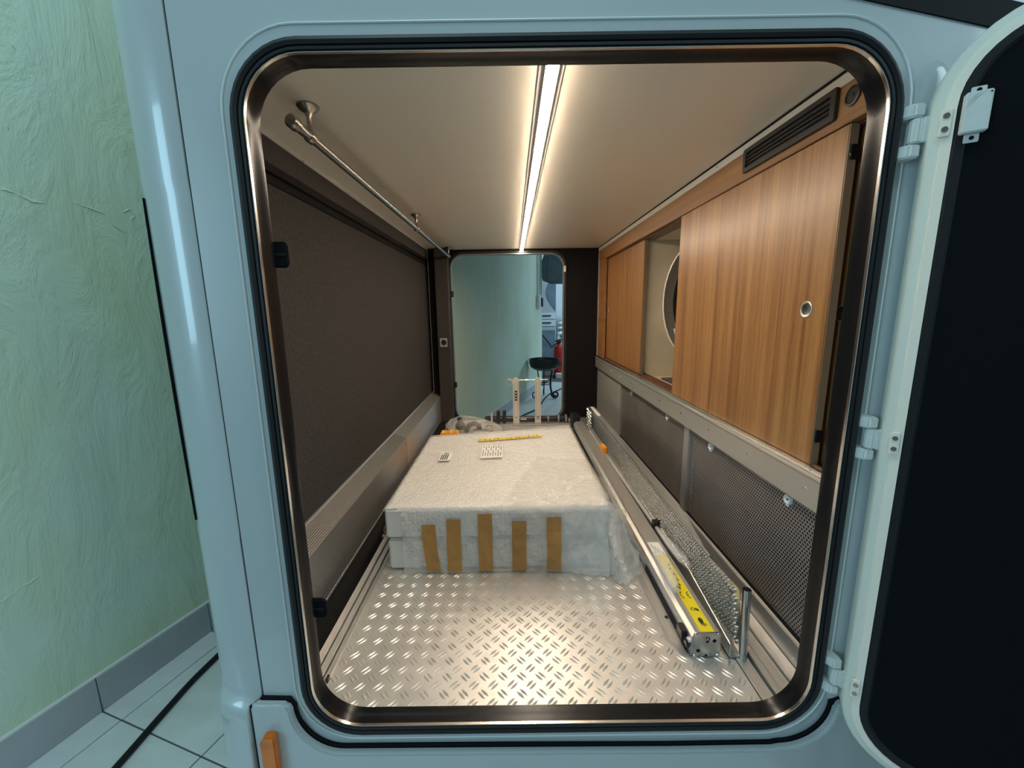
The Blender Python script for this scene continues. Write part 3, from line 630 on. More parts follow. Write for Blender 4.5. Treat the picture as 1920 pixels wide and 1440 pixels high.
T_(B(bx0-0.009, bx0-0.001, 0.158, 0.176, 0.018, 0.036).build('clip_foot', 'black_plastic', cl, bev=0.002), t)
T_(B(bx0-0.006, bx0+0.001, 0.156, 0.168, 0.034, 0.040).build('clip_pin', 'white_plastic', cl, bev=0.001), t)
ZL = 0.0614
yl = T_(B(0.4275, 0.4575, 0.156, 0.437, 0.0608, ZL).build('yellow_label', 'yellow', t), t)
mb = MB()
for c, up_ in (((0.4365, 0.272, ZL+0.0003), 0), ((0.4525, 0.272, ZL+0.0003), 1)):
    vs, fs = arc((0, 0, 0), 0.0066, 90, 270, 0.0022); 
    mb.add([(c[0]+x*0.8, c[1]+y*1.6, c[2]) for x, y, z in vs], fs)
    if up_: mb.add([(c[0]-0.005, c[1]-0.0014, c[2]), (c[0]-0.0005, c[1]-0.0014, c[2]), (c[0]-0.0005, c[1]+0.0014, c[2]), (c[0]-0.005, c[1]+0.0014, c[2])], [(0, 1, 2, 3)])
T_(mb.build('ce_mark', 'print', yl, fix=False), t)
def blob(pts, nm='pictogram'):
    T_(MB().add([(x, y, ZL+0.0003) for x, y in pts], [tuple(range(len(pts)))]).build(nm, 'print', yl, fix=False), t)
hx, hy = 0.4425, 0.185      # gloved hand
blob([(hx-0.004, hy-0.004), (hx+0.003, hy-0.006), (hx+0.005, hy+0.006), (hx+0.001, hy+0.013), (hx-0.004, hy+0.010), (hx-0.006, hy+0.002)])
for k in range(4):
    a = -0.005+k*0.0032
    blob([(hx+a, hy-0.004-k*0.001), (hx+a+0.0014, hy-0.016+abs(k-1.5)*0.003), (hx+a+0.0028, hy-0.015+abs(k-1.5)*0.003), (hx+a+0.0020, hy-0.003)])
cx, cy = 0.4435, 0.224      # spanner and bolt
vs, fs = arc((cx-0.003, cy, ZL+0.0003), 0.0042, 20, 330, 0.0022)
T_(MB().add(vs, fs).build('pictogram', 'print', yl, fix=False), t)
blob([(cx, cy+0.001), (cx+0.005, cy-0.007), (cx+0.010, cy-0.006), (cx+0.008, cy+0.001), (cx+0.003, cy+0.004)])
for k, (dx, dy) in enumerate(((-0.007, 0.302), (0.001, 0.310), (-0.003, 0.298), (0.005, 0.33), (0.004, 0.352), (0.002, 0.375), (0.006, 0.392))):
    blob([(0.4425+dx-0.003, dy-0.003), (0.4425+dx+0.002, dy-0.005), (0.4425+dx+0.003, dy+0.003), (0.4425+dx-0.001, dy+0.006)])
wlb = T_(B(0.4235, 0.4595, 0.438, 0.502, 0.0608, ZL).build('white_label', 'paper', t), t)
for k in range(3):
    T_(B(0.432+k*0.006, 0.4335+k*0.006, 0.448, 0.492-k*0.009, ZL, ZL+0.0002).build('printed_line', 'print', wlb), t)
# ================================================================ CLEAR BAG OVER THE BAR, TUBE AND CLIP
def crumple(path, radii, name, mt, seed, n=16, amp=0.25, parent=None, squash=1.0):
    pts = [Vector(p) for p in path]; rings = []
    for i, p in enumerate(pts):
        d = (pts[min(i+1, len(pts)-1)]-pts[max(i-1, 0)]).normalized(); a = d.cross(Vector((0, 0, 1))).normalized(); b = a.cross(d)
        ring = []
        for k in range(n):
            an = 2*PI*k/n; rr_ = radii[i]*(1+amp*noise.noise(Vector((3*cos(an)+seed, 3*sin(an), i*0.9))))
            ring.append(p+rr_*(cos(an)*a+sin(an)*b*squash))
        rings.append(ring)
    return MB().loft(rings, cap0=True, cap1=True).build(name, mt, parent, smooth=True)
tag(crumple([(0.4275, 0.44, 0.066), (0.425, 0.41, 0.0785), (0.424, 0.38, 0.081), (0.4225, 0.35, 0.081), (0.421, 0.32, 0.080), (0.4195, 0.295, 0.077), (0.4185, 0.275, 0.071)], [0.006, 0.0155, 0.018, 0.0185, 0.018, 0.0155, 0.010], 'clear_bag', 'film', 3.0, 20, 0.35), 'crumpled clear plastic bag lying over the yellow label', 'plastic bag')
tube = thing('clear_hose', 'clear plastic hose lying between the bar and the ramp', 'hose', (0.482, 0.9, 0.02))
local(tube, MB().tube([(0.4835, 0.40, 0.068), (0.4835, 0.48, 0.062), (0.483, 0.60, 0.060), (0.482, 0.9, 0.055), (0.481, 1.3, 0.050), (0.480, 1.7, 0.045)], 0.0065, 12).build('hose', 'tubeclear', tube, smooth=True))
local(tube, B(0.474, 0.494, 0.585, 0.612, 0.052, 0.078).build('hose_clamp', 'black_plastic', tube, bev=0.003))
local(tube, MB().tube([(0.478, 0.575, 0.084), (0.497, 0.600, 0.078)], 0.003, 8).build('clamp_screw', 'black_plastic', tube))
local(tube, crumple([(0.4835, 0.54, 0.063), (0.4835, 0.49, 0.068), (0.484, 0.44, 0.072), (0.486, 0.395, 0.075), (0.490, 0.365, 0.072)], [0.008, 0.011, 0.0125, 0.012, 0.006], 'hose_wrap', 'film', 9.0, 16, 0.35, tube))
oc = thing('orange_clip', 'small orange plastic clip between the bar and the ramp', 'clip', (0.478, 1.335, 0.05))
MB().prism([(-0.010, -0.034), (0.006, -0.040), (0.012, -0.028), (0.010, 0.030), (-0.006, 0.036), (-0.012, 0.026)], 0.0, 0.032, 'xy').build('clip_body', 'orange', oc, bev=0.004)
B(-0.004, 0.005, -0.050, -0.036, 0.004, 0.022).build('clip_tongue', 'orange', oc, bev=0.003)

# ================================================================ LOADING RAMP
rp = thing('loading_ramp', 'galvanised toothed loading ramp standing on edge along the right wall', 'ramp', (0.515, 1.1, 0))
def R_(o): return local(rp, o)
# tread sheet, leaning slightly: bottom x .516, top x .502
def wx(z): return 0.517-0.10*(z-0.01)
bot = Vector((wx(0.014), 0.30, 0.014)); vv = Vector((wx(0.154)-wx(0.014), 0, 0.140)).normalized()
mb = perf(MB(), bot, (0, 1, 0), vv, 147, 8, 0.0105, 0.0175, 0.0040)
R_(mb.build('tread_sheet', 'ramp_zinc', rp, fix=False))
R_(MB().add([(wx(z)+0.006, y, z) for y, z in ((0.18, 0.012), (1.85, 0.012), (1.85, 0.154), (0.18, 0.150))], [(0, 1, 2, 3)]).build('hole_shade_sheet', 'void', rp, fix=False))  # dark sheet added behind the tread so its holes look shaded
# near end: plain-edged piece that rises to the end tube
mb = MB(); U = Vector((0, -1, 0))
for i in range(13):
    y = 0.30-i*0.0105; ht = 0.140+0.010*i/13
    perf(mb, (wx(0.014)+0.0001, y-0.0105, 0.014), (0, 1, 0), vv, 1, 8, 0.0105, ht/8, 0.0040)
R_(mb.build('tread_end', 'ramp_zinc', rp, fix=False))
# raised teeth: a small half collar around each hole
te = MB()
for i in range(161):
    for j in range(8):
        y = 0.163+(i+0.5)*0.0105+(0.00525 if j % 2 else 0); z = 0.014+(j+0.5)*0.0175
        if y > 1.84: continue
        x = wx(z); k = 6; vs = []
        for q in range(k+1):
            a = PI*(-0.15+1.3*q/k)
            vs.append((x, y+0.0046*cos(a), z+0.0066*sin(a))); vs.append((x-0.0062, y+0.0034*cos(a), z+0.0046*sin(a)+0.0015))
        te.add(vs, [(2*q, 2*q+1, 2*q+3, 2*q+2) for q in range(k)])
o = R_(te.build('teeth', 'tooth', rp, smooth=True, fix=False)); o['kind'] = 'stuff'; o['label'] = 'rows of small raised grip teeth'
R_(MB().prism([(0.5015, 0.285), (0.532, 0.50), (0.532, 1.85), (0.5015, 1.85)], 0.154, 0.1575, 'xy').build('upper_side_rail', 'alu', rp, bev=0.0012))
R_(MB().tube([(0.5025, 0.285, 0.156), (0.5025, 1.85, 0.156)], 0.0026, 8).build('upper_fold', 'alu_bright', rp, smooth=True))
R_(MB().prism([(0.148, 0.004), (0.148, 0.036), (0.36, 0.0675), (1.84, 0.0675), (1.84, 0.004)], 0.489, 0.4915, 'yz').build('lower_side_rail', 'alu', rp))
R_(MB().tube([(0.4895, 0.148, 0.0365), (0.4895, 0.36, 0.0680), (0.4895, 1.0, 0.0680)], 0.0022, 8).build('lower_fold', 'alu_bright', rp, smooth=True))
R_(B(0.489, 0.517, 0.148, 1.84, 0.004, 0.007).build('lower_flange', 'alu', rp))
R_(MB().tube([(0.5175, 0.146, 0.003), (0.5165, 0.152, 0.166)], 0.0085, 16, cap=False).build('end_tube', 'zinc', rp, smooth=True))
R_(MB().tube([(0.5165, 0.152, 0.1655), (0.5165, 0.152, 0.160)], 0.0068, 16).build('tube_bore', 'gasket', rp))
R_(MB().add([(wx(z)-dx, y, z) for dx in (0.0015, 0.0005) for y, z in ((0.147, 0.006), (0.178, 0.010), (0.178, 0.1645), (0.152, 0.1655))], [(0, 1, 2, 3), (7, 6, 5, 4), (0, 4, 5, 1), (1, 5, 6, 2), (2, 6, 7, 3), (3, 7, 4, 0)]).build('end_wrap', 'zinc', rp))
# folded second section at the far end
R_(MB().prism(rr(1.72, 1.865, 0.030, 0.160, 0.02, 5), 0.4935, 0.4965, 'yz').build('far_plate', 'zinc', rp, bev=0.0008))
ft = MB()
for i in range(8):
    for j in range(6):
        ft.lathe((0.4935, 1.738+i*0.0155+(0.0075 if j % 2 else 0), 0.045+j*0.0195), [(0.0066, 0), (0.0054, -0.006), (0.003, -0.007)], 8, 'x')
ft = R_(ft.build('far_teeth', 'alu_bright', rp, smooth=True)); ft['kind'] = 'stuff'
R_(B(0.507, 0.526, 1.62, 1.83, 0.1576, 0.1582).build('white_label', 'paper', rp))
R_(B(0.5165, 0.5185, 1.77, 1.81, 0.1582, 0.1584).build('printed_line', 'print', rp))

# ================================================================ WRAPPED PACKAGE
pk = thing('wrapped_package', 'large flat carton in bubble wrap with five brown tape strips', 'package', (-0.02, 0.8, 0))
def K_(o): return local(pk, o)
def yback(x): return 1.150+(x+0.315)*0.165
def slab(x0, x1, y0, z0, z1, nm):
    return K_(MB().prism([(x0, y0), (x1, y0), (x1, yback(x1)), (x0, yback(x0))], z0, z1, 'xy').build(nm, 'foam', pk, bev=0.006, seg=3))
slab(-0.342, 0.306, 0.472, 0.004, 0.100, 'lower_carton'); slab(-0.344, 0.300, 0.464, 0.108, 0.198, 'upper_carton')
def drape(X, Y, off=0.0):
    """sheet point (X, Y) laid over the carton; past an edge it hangs down"""
    xr = 0.294; xl = -0.336; yf = 0.476
    ex = X-xr if X > xr else (X-xl if X < xl else 0.0); ey = yf-Y if Y < yf else 0.0
    e = math.hypot(ex, ey); R = 0.016
    bx = min(max(X, xl), xr); by = max(Y, yf)
    if e < 1e-9: dx = dy = 0; hx_ = 0; dr = 0
    else:
        dx, dy = ex/e, -ey/e
        if e < R*PI/2: hx_ = R*sin(e/R); dr = R*(1-cos(e/R))
        else: hx_ = R+0.03*(e-R*PI/2); dr = R+(e-R*PI/2)
        right = max(0.0, min(1.0, (X-0.10)/0.2))
        hx_ += right*0.38*max(0, dr-0.02)*(1 if dx > 0.15 else 0.25)
    x, y, z = bx+dx*hx_, by+dy*hx_, 0.2015-dr
    rightness = max(0.0, min(1.0, (X+0.02)/0.22)); front = max(0.0, min(1.0, (0.85-Y)/0.35))
    amp = 0.0022+0.013*rightness*front+(0.006 if e > 0.03 else 0)
    nv = noise.noise(Vector((X*9+Y*3, Y*9-X*4, 1.3)))*amp+noise.noise(Vector((X*34+Y*12, Y*20, 4.1)))*amp*0.5+noise.noise(Vector((X*90, Y*60, 8.1)))*amp*0.16
    nx, ny, nz_ = (dx, dy, 0.25) if e > R else (0, 0, 1)
    nv = abs(nv)+off
    x += nx*nv; y += ny*nv; z += nz_*nv
    if ex == 0 and ey == 0: z += 0.010*max(0, (X-0.05)/0.25)*max(0, (Y-0.7)/0.5)
    return (x, y, max(z, 0.004+0.002*(1+noise.noise(Vector((X*20, Y*20, 0))))+off))
NX, NY = 108, 132
X0, X1, Y0 = -0.364, 0.480, 0.262
vs = []; fs = []
for j in range(NY+1):
    for i in range(NX+1):
        X = X0+(X1-X0)*i/NX; Y = Y0+(yback(min(X, 0.33))+0.006-Y0)*j/NY; vs.append(drape(X, Y))
for j in range(NY):
    for i in range(NX):
        X = X0+(X1-X0)*(i+0.5)/NX; Y = Y0+(yback(min(X, 0.33))+0.006-Y0)*(j+0.5)/NY
        if Y < 0.462 and X < -0.292+0.010*noise.noise(Vector((0, Y*40, 0))): continue
        if X > 0.294 and Y < 0.476 and math.hypot(X-0.294, 0.476-Y) > 0.205: continue
        fs.append((j*(NX+1)+i, j*(NX+1)+i+1, (j+1)*(NX+1)+i+1, (j+1)*(NX+1)+i))
wm = MB(); wm.add(vs, fs)
wrap = K_(wm.build('bubble_wrap', 'bubble', pk, smooth=True, fix=False))
for p in wrap.data.polygons: p.use_smooth = True
def loose(X, Y):
    x, y, z = drape(X, Y, 0.003)
    fade = min(1, max(0, (X-(-0.02+0.35*max(0, Y-0.45)))/0.06))*min(1, max(0, (0.86-0.25*(X-0.1)-Y)/0.05))
    a = noise.noise(Vector((X*11+Y*6, Y*5-X*5, 2.2))); b = noise.noise(Vector((X*24-Y*10, Y*13, 7.7)))
    h = fade*(0.010*(1-abs(a))**5+0.006*(1-abs(b))**4)
    ex, ey = max(0, X-0.294), max(0, 0.476-Y); e = math.hypot(ex, ey)
    if e < 0.02: return (x, y, z+h)
    return (x+ex/e*h*1.6, y-ey/e*h, z+h*0.2)
vs = []; fs = []; LX, LY = 92, 110
for j in range(LY+1):
    for i in range(LX+1): vs.append(loose(-0.04+0.515*i/LX, 0.285+0.60*j/LY))
for j in range(LY):
    for i in range(LX):
        X, Y = -0.04+0.515*(i+0.5)/LX, 0.285+0.60*(j+0.5)/LY
        lim = -0.02+0.33*max(0, Y-0.44)+0.012*noise.noise(Vector((Y*30, 0, 0)))
        if X < lim or Y > 0.86-0.25*(X-0.1)+0.015*noise.noise(Vector((X*30, 3, 0))): continue
        if Y < 0.456 and X < 0.168: continue
        if X > 0.294 and Y < 0.476 and math.hypot(X-0.294, 0.476-Y) > 0.19: continue
        fs.append((j*(LX+1)+i, j*(LX+1)+i+1, (j+1)*(LX+1)+i+1, (j+1)*(LX+1)+i))
lf = K_(MB().add(vs, fs).build('loose_film', 'gloss_film', pk, smooth=True, fix=False))
for p in lf.data.polygons: p.use_smooth = True
for xa, xb, ea in ((-0.238, -0.198, 0.0576), (-0.167, -0.126, 0.0426), (-0.077, -0.036, 0.0276), (0.020, 0.061, 0.049), (0.119, 0.160, 0.039)):
    vs = []; n = 34
    for k in range(n+1):
        for q in range(5):
            xx = xa+(xb-xa)*q/4 + (0.012*(k/n)**2 if xa < -0.2 else 0)
            vs.append(drape(xx, 0.476-ea-(0.203-ea)*k/n, 0.0025))
    K_(MB().add(vs, [(k*5+q, k*5+q+1, (k+1)*5+q+1, (k+1)*5+q) for k in range(n) for q in range(4)]).build('brown_tape', 'tape', pk, smooth=True, fix=False))
def on_top(pts, nm, mt, off, par=pk):
    """flat print or label laid on the wrap (quad, split finely so it follows the surface)"""
    a, b, c, d = [Vector((*p, 0)) for p in pts]; n = 12; vs = []
    for i in range(n+1):
        for j in range(5):
            u, v = i/n, j/4; p = (a*(1-u)+b*u)*(1-v)+(d*(1-u)+c*u)*v; vs.append(drape(p.x, p.y, off))
    return K_(MB().add(vs, [(i*5+j, (i+1)*5+j, (i+1)*5+j+1, i*5+j+1) for i in range(n) for j in range(4)]).build(nm, mt, par, smooth=True, fix=False))
yt = on_top([(-0.119, 1.047), (0.153, 1.100), (0.153, 1.128), (-0.124, 1.077)], 'yellow_tape', 'yellow_tape', 0.003)
for k in range(13):
    x = -0.095+k*0.0185+random.uniform(-0.004, 0.004); y = 1.062+(x+0.119)*0.19
    if k in (4, 9): continue
    on_top([(x, y-0.008), (x+0.004, y-0.009), (x+random.uniform(0.006, 0.013), y+0.009), (x+0.004, y+0.008)], 'written_stroke', 'print', 0.0045, yt)
ld = on_top([(-0.114, 0.834), (-0.004, 0.846), (-0.011, 1.010), (-0.121, 0.990)], 'document_pouch', 'film', 0.003)
ps = on_top([(-0.098, 0.842), (-0.014, 0.850), (-0.020, 0.998), (-0.100, 0.982)], 'delivery_note', 'paper', 0.004)
for k in range(8):
    x = -0.092+k*0.0098
    for y0, y1 in (((0.868, 0.905), (0.925, 0.975)) if k % 2 else ((0.862, 0.93), (0.955, 0.985))):
        if k == 0 and y0 > 0.9: y1 -= 0.01
        on_top([(x, y0), (x+0.0026, y0), (x+0.0016, y1), (x-0.001, y1)], 'printed_line', 'print', 0.0052, ps)
sl_ = on_top([(-0.252, 0.818), (-0.210, 0.820), (-0.208, 0.898), (-0.256, 0.898)], 'small_label', 'paper', 0.0055)
for k in range(4): on_top([(-0.247+k*0.0075, 0.828), (-0.243+k*0.0075, 0.828), (-0.243+k*0.0075, 0.878), (-0.247+k*0.0075, 0.878)], 'printed_line', 'print', 0.0068, sl_)
on_top([(-0.240, 0.884), (-0.222, 0.884), (-0.222, 0.895), (-0.240, 0.895)], 'green_mark', 'green_print', 0.0068, sl_)

# ================================================================ CARRIER AND BITS AT THE BACK
cr = thing('cycle_carrier', 'folded carrier with two upright pale posts in front of the far hatch', 'carrier', (0.12, 2.05, 0))
def G_(o): return local(cr, o)
G_(MB().tube([(-0.16, 2.06, 0.030), (0.40, 2.06, 0.026)], 0.020, 14).build('cross_tube', 'black_plastic', cr, smooth=True))
for x, wd in ((0.050, 0.021), (0.194, 0.020)):
    p = G_(MB().prism([(x-wd, 0.004), (x+wd, 0.004), (x+wd*0.92, 0.30), (x+wd*0.6, 0.316), (x-wd*0.6, 0.316), (x-wd*0.92, 0.30)], 2.010, 2.036, 'xz').build('post', 'post', cr, bev=0.003))
    G_(B(x-wd*0.62, x-wd*0.50, 2.0085, 2.011, 0.03, 0.29).build('groove', 'alu_matt', p)); G_(B(x+wd*0.45, x+wd*0.57, 2.0085, 2.011, 0.03, 0.29).build('groove', 'alu_matt', p))
    G_(MB().lathe((x, 2.010, 0.052), [(0.004, 0), (0.004, -0.0015)], 8, 'y').build('bolt', 'gasket', p))
    if x < 0.1:
        G_(B(x-0.008, x+0.008, 2.0070, 2.0105, 0.165, 0.232).build('black_sticker', 'print', p))
        for k in range(3): G_(MB().lathe((x, 2.0070, 0.180+k*0.019), [(0.005, 0), (0.005, -0.0006)], 10, 'y').build('sticker_mark', 'paper', p))
    else:
        for zz in (0.035, 0.050):
            G_(MB().add([(x-0.010, 2.0085, zz+0.008), (x, 2.0085, zz), (x+0.010, 2.0085, zz+0.008), (x+0.010, 2.0085, zz+0.012), (x, 2.0085, zz+0.004), (x-0.010, 2.0085, zz+0.012)], [(0, 1, 4, 5), (1, 2, 3, 4)]).build('arrow_mark', 'gasket', p, fix=False))
G_(MB().tube([(0.005, 2.024, 0.300), (0.262, 2.024, 0.302)], 0.0035, 8).build('tie_rod', 'alu', cr, smooth=True))
G_(MB().lathe((0.118, 2.024, 0.301), [(0.007, -0.008), (0.007, 0.008)], 8, 'x').build('rod_nut', 'alu_bright', cr))
G_(MB().tube([(0.010+0.018*cos(a), 2.022, 0.290+0.020*sin(a)) for a in [2*PI*k/16 for k in range(17)]], 0.0028, 6, cap=False).build('strap_loop', 'post', cr, smooth=True))
for x in (-0.07, -0.03): G_(B(x-0.012, x+0.012, 2.030, 2.085, 0.006, 0.085).build('clamp', 'black_plastic', cr, bev=0.004))
G_(MB().tube([(-0.115, 2.03, 0.01), (-0.115, 2.03, 0.075), (-0.108, 2.03, 0.082)], 0.006, 8).build('white_hook', 'white_plastic', cr, smooth=True))
for x in (0.265, 0.335, 0.385): G_(MB().lathe((x, 2.06, 0.028), [(0.026, -0.005), (0.028, 0), (0.026, 0.005)], 16, 'x').build('collar', 'alu', cr, smooth=True))
for k in range(5): G_(B(0.080+k*0.008, 0.086+k*0.008, 2.0385, 2.0400, 0.026, 0.036).build('printed_letter', 'paper', cr))
G_(B(0.02, 0.40, 1.985, 2.005, 0.002, 0.010).build('foot_rail', 'alu_matt', cr, bev=0.002))
t = tag(B(0.405, 0.455, 1.88, 1.99, 0.004, 0.090).build('black_end_block', 'black_plastic', bev=0.006), 'black plastic block at the far end of the aluminium bar', 'block')

ch = thing('orange_wheel_chock', 'orange plastic block with three holes behind the wrapped package', 'chock', (-0.315, 1.50, 0))
MB().prism([(-0.048, 0.0), (0.048, 0.0), (0.046, 0.112), (0.040, 0.116), (0.034, 0.112), (0.008, 0.112), (0.004, 0.116), (-0.004, 0.116), (-0.008, 0.112), (-0.034, 0.112), (-0.040, 0.116), (-0.046, 0.112)], -0.03, 0.03, 'xz').build('block', 'orange', ch, bev=0.002)
for x in (-0.031, 0.0, 0.031): MB().lathe((x, -0.0300, 0.093), [(0.0085, 0), (0.0085, -0.0008)], 14, 'y').build('hole', 'orange_dark', ch)
bg = thing('bagged_fittings', 'black fittings in a clear plastic bag at the back left', 'fittings', (-0.24, 1.80, 0))
crumple([(-0.15, 0.02, 0.055), (-0.11, 0.02, 0.060), (-0.05, 0.01, 0.068), (0.02, 0.0, 0.064), (0.08, 0.0, 0.055), (0.14, 0.0, 0.045), (0.20, 0.0, 0.030)], [0.010, 0.040, 0.056, 0.055, 0.047, 0.036, 0.012], 'bag', 'film', 5.0, 22, 0.40, bg, 0.9)
MB().lathe((-0.055, -0.01, 0.060), [(0.018, -0.02), (0.030, -0.012), (0.030, 0.010), (0.020, 0.022), (0.014, 0.050), (0.010, 0.056)], 18).build('knob', 'black_plastic', bg, smooth=True)
MB().tube([(-0.02, -0.02, 0.030), (0.0, -0.02, 0.068), (0.03, -0.02, 0.080), (0.058, -0.02, 0.066), (0.068, -0.02, 0.030)], 0.016, 12).build('clamp_arch', 'black_plastic', bg, smooth=True)
MB().tube([(0.03, -0.055, 0.040), (0.12, -0.055, 0.042)], 0.011, 12).build('silver_pin', 'alu_bright', bg, smooth=True)
MB().tube([(0.125+0.022*cos(a), -0.05, 0.050+0.022*sin(a)) for a in [2*PI*k/18 for k in range(19)]], 0.005, 8, cap=False).build('silver_ring', 'alu_bright', bg, smooth=True)
so = thing('power_socket', 'small grey power socket on the dark column at the back left', 'socket', (-0.426, 2.10, 0.548))
MB().prism(rr(-0.024, 0.024, -0.029, 0.029, 0.004, 4), -0.005, 0.0, 'xz').build('plate', 'alu_matt', so, bev=0.001)
MB().lathe((0.002, -0.005, 0), [(0.019, 0), (0.018, -0.0025), (0.015, -0.003), (0.014, -0.001)], 20, 'y').build('socket_face', 'black_plastic', so, smooth=True)

# ================================================================ HALL AROUND THE VEHICLE
GZ = -0.45
W0 = Vector((-1.317, 0.287, 0)); WT = Vector((0.3137, 0.9495, 0)); WN = Vector((0.9495, -0.3137, 0))
def wp(s, d, z=0): p = W0+WT*s+WN*d; return (p.x, p.y, z)
def wbox(s0, s1, d0, d1, z0, z1):
    return MB().add([wp(s, d, z) for z in (z0, z1) for d in (d0, d1) for s in (s0, s1)], [(0, 2, 3, 1), (4, 5, 7, 6), (0, 1, 5, 4), (2, 6, 7, 3), (0, 4, 6, 2), (1, 3, 7, 5)])
gw = wbox(-1.1, 5.79, -0.14, 0.0, GZ, 2.65).build('wall_hall', 'plaster'); tag(gw, 'green trowelled plaster wall beside the vehicle', 'wall', kind='structure')
for line in ([(0.205, 1.07), (0.23, 1.067), (0.257, 1.053), (0.286, 1.052)], [(0.338, 1.071), (0.368, 1.064), (0.41, 1.055), (0.431, 1.021), (0.46, 1.007)], [(0.461, 1.068), (0.477, 1.08), (0.489, 1.066), (0.478, 1.05), (0.489, 1.02)],
             [(0.28, 1.438), (0.284, 1.416)], [(0.243, 1.24), (0.243, 1.222)], [(0.426, 0.62), (0.447, 0.565), (0.459, 0.536)], [(0.036, 0.027), (0.078, 0.044), (0.114, 0.05)], [(0.275, 0.043), (0.283, -0.008)], [(0.244, 0.26), (0.245, 0.226)]):
    q = []
    for i in range(len(line)-1):
        for k in range(4): u = k/4; q.append((line[i][0]*(1-u)+line[i+1][0]*u+random.uniform(-0.002, 0.002), line[i][1]*(1-u)+line[i+1][1]*u+random.uniform(-0.002, 0.002)))
    q.append(line[-1]); n = len(q)
    MB().tube([wp(a, 0.0, b) for a, b in q], [0.0006+0.0022*abs(sin(2.7*k+line[0][0]*40))*(1 if 0 < k < n-1 else 0.2) for k in range(n)], 6).build('plaster_ridge', 'plaster', gw, smooth=True)
hf = B(-3.2, 4.5, -1.2, 9.2, GZ-0.05, GZ-0.004).build('floor_hall', 'grout'); tag(hf, 'pale tiled hall floor beside the vehicle', 'floor', kind='structure')
P = 0.3375; rows = [(0.0, 0.098)]+[(0.102+P*k, 0.102+P*(k+1)-0.004) for k in range(6)]
cache = {}
for k in range(-3, 18):
    for r0, r1 in rows:
        if k > 8 and r0 > 1.2: continue
        key = round(r1-r0, 4)
        if key not in cache:
            me = wbox(0, P-0.004, 0, r1-r0, -0.008, 0).build('tile', 'tile', None, bev=0.001, seg=1); cache[key] = me.data
            for v in me.data.vertices: v.co -= W0
            bpy.data.objects.remove(me)
        o = link('tile', cache[key], hf); o.location = Vector(wp(0.172+P*k, r0, GZ))
bbd = thing('baseboard_hall', 'grey tile skirting along the green wall', 'skirting', (-1.3, 0.3, GZ), kind='structure')
for k in range(-3, 16): local(bbd, wbox(0.172+P*k, 0.172+P*(k+1)-0.003, 0.0005, 0.012, GZ+0.0005, GZ+0.118).build('skirting_tile', 'base_tile', bbd, bev=0.001, seg=1))
local(bbd, wbox(-0.85, 5.79, 0.0002, 0.010, GZ+0.118, GZ+0.123).build('joint_bead', 'white_plastic', bbd))
pts = []
for s, d in ((-0.6, 0.43), (-0.2, 0.335), (0.08, 0.253), (0.23, 0.205), (0.382, 0.166), (0.7, 0.13), (1.4, 0.15), (2.5, 0.22), (3.4, 0.235), (3.9, 0.24), (4.3, 0.31), (5.0, 0.26), (5.4, 0.30), (6.3, 0.5)): pts.append(wp(s, d, GZ+0.009))
sm_ = []
for i in range(len(pts)-1):
    a, b = Vector(pts[i]), Vector(pts[i+1]); p0 = Vector(pts[max(i-1, 0)]); p3 = Vector(pts[min(i+2, len(pts)-1)])
    for k in range(5):
        u = k/5; sm_.append(0.5*((2*a)+(b-p0)*u+(2*p0-5*a+4*b-p3)*u*u+(3*a-p0-3*b+p3)*u**3))
tag(MB().tube(sm_, 0.009, 10).build('black_cable', 'rubber', smooth=True), 'thick black cable running over the tiles along the green wall', 'cable')
hb_ = B(-2.0, 4.5, 8.6, 8.7, GZ, 2.65).build('wall_far', 'hall_wall'); tag(hb_, 'pale far wall of the hall seen through the hatch', 'wall', kind='structure')
hr = B(4.4, 4.5, 1.0, 8.6, GZ, 2.65).build('wall_side', 'hall_wall'); tag(hr, 'pale side wall of the hall', 'wall', kind='structure')
hc = B(-3.2, 4.5, 2.3, 8.7, 2.65, 2.75).build('ceiling_hall', 'hall_wall'); tag(hc, 'pale ceiling of the hall above the vehicle', 'ceiling', kind='structure')

# conduit and switch on the green wall
t = thing('switch_conduit', 'white conduit with a switch box on the far green wall', 'switch', wp(5.50, 0.0, 0.8))
def Lw(o): return local(t, o)
Lw(MB().tube([wp(5.50, 0.012, 0.95), wp(5.50, 0.012, 2.6)], 0.011, 8).build('conduit', 'white_plastic', t, smooth=True))
Lw(wbox(5.45, 5.53, 0.0, 0.05, 0.78, 0.97).build('switch_box', 'white_plastic', t, bev=0.006))
Lw(wbox(5.58, 5.66, 0.0, 0.06, 0.80, 0.93).build('socket_box', 'black_plastic', t, bev=0.006))
Lw(wbox(5.48, 5.52, 0.0, 0.03, 1.40, 1.43).build('pipe_clip', 'white_plastic', t))

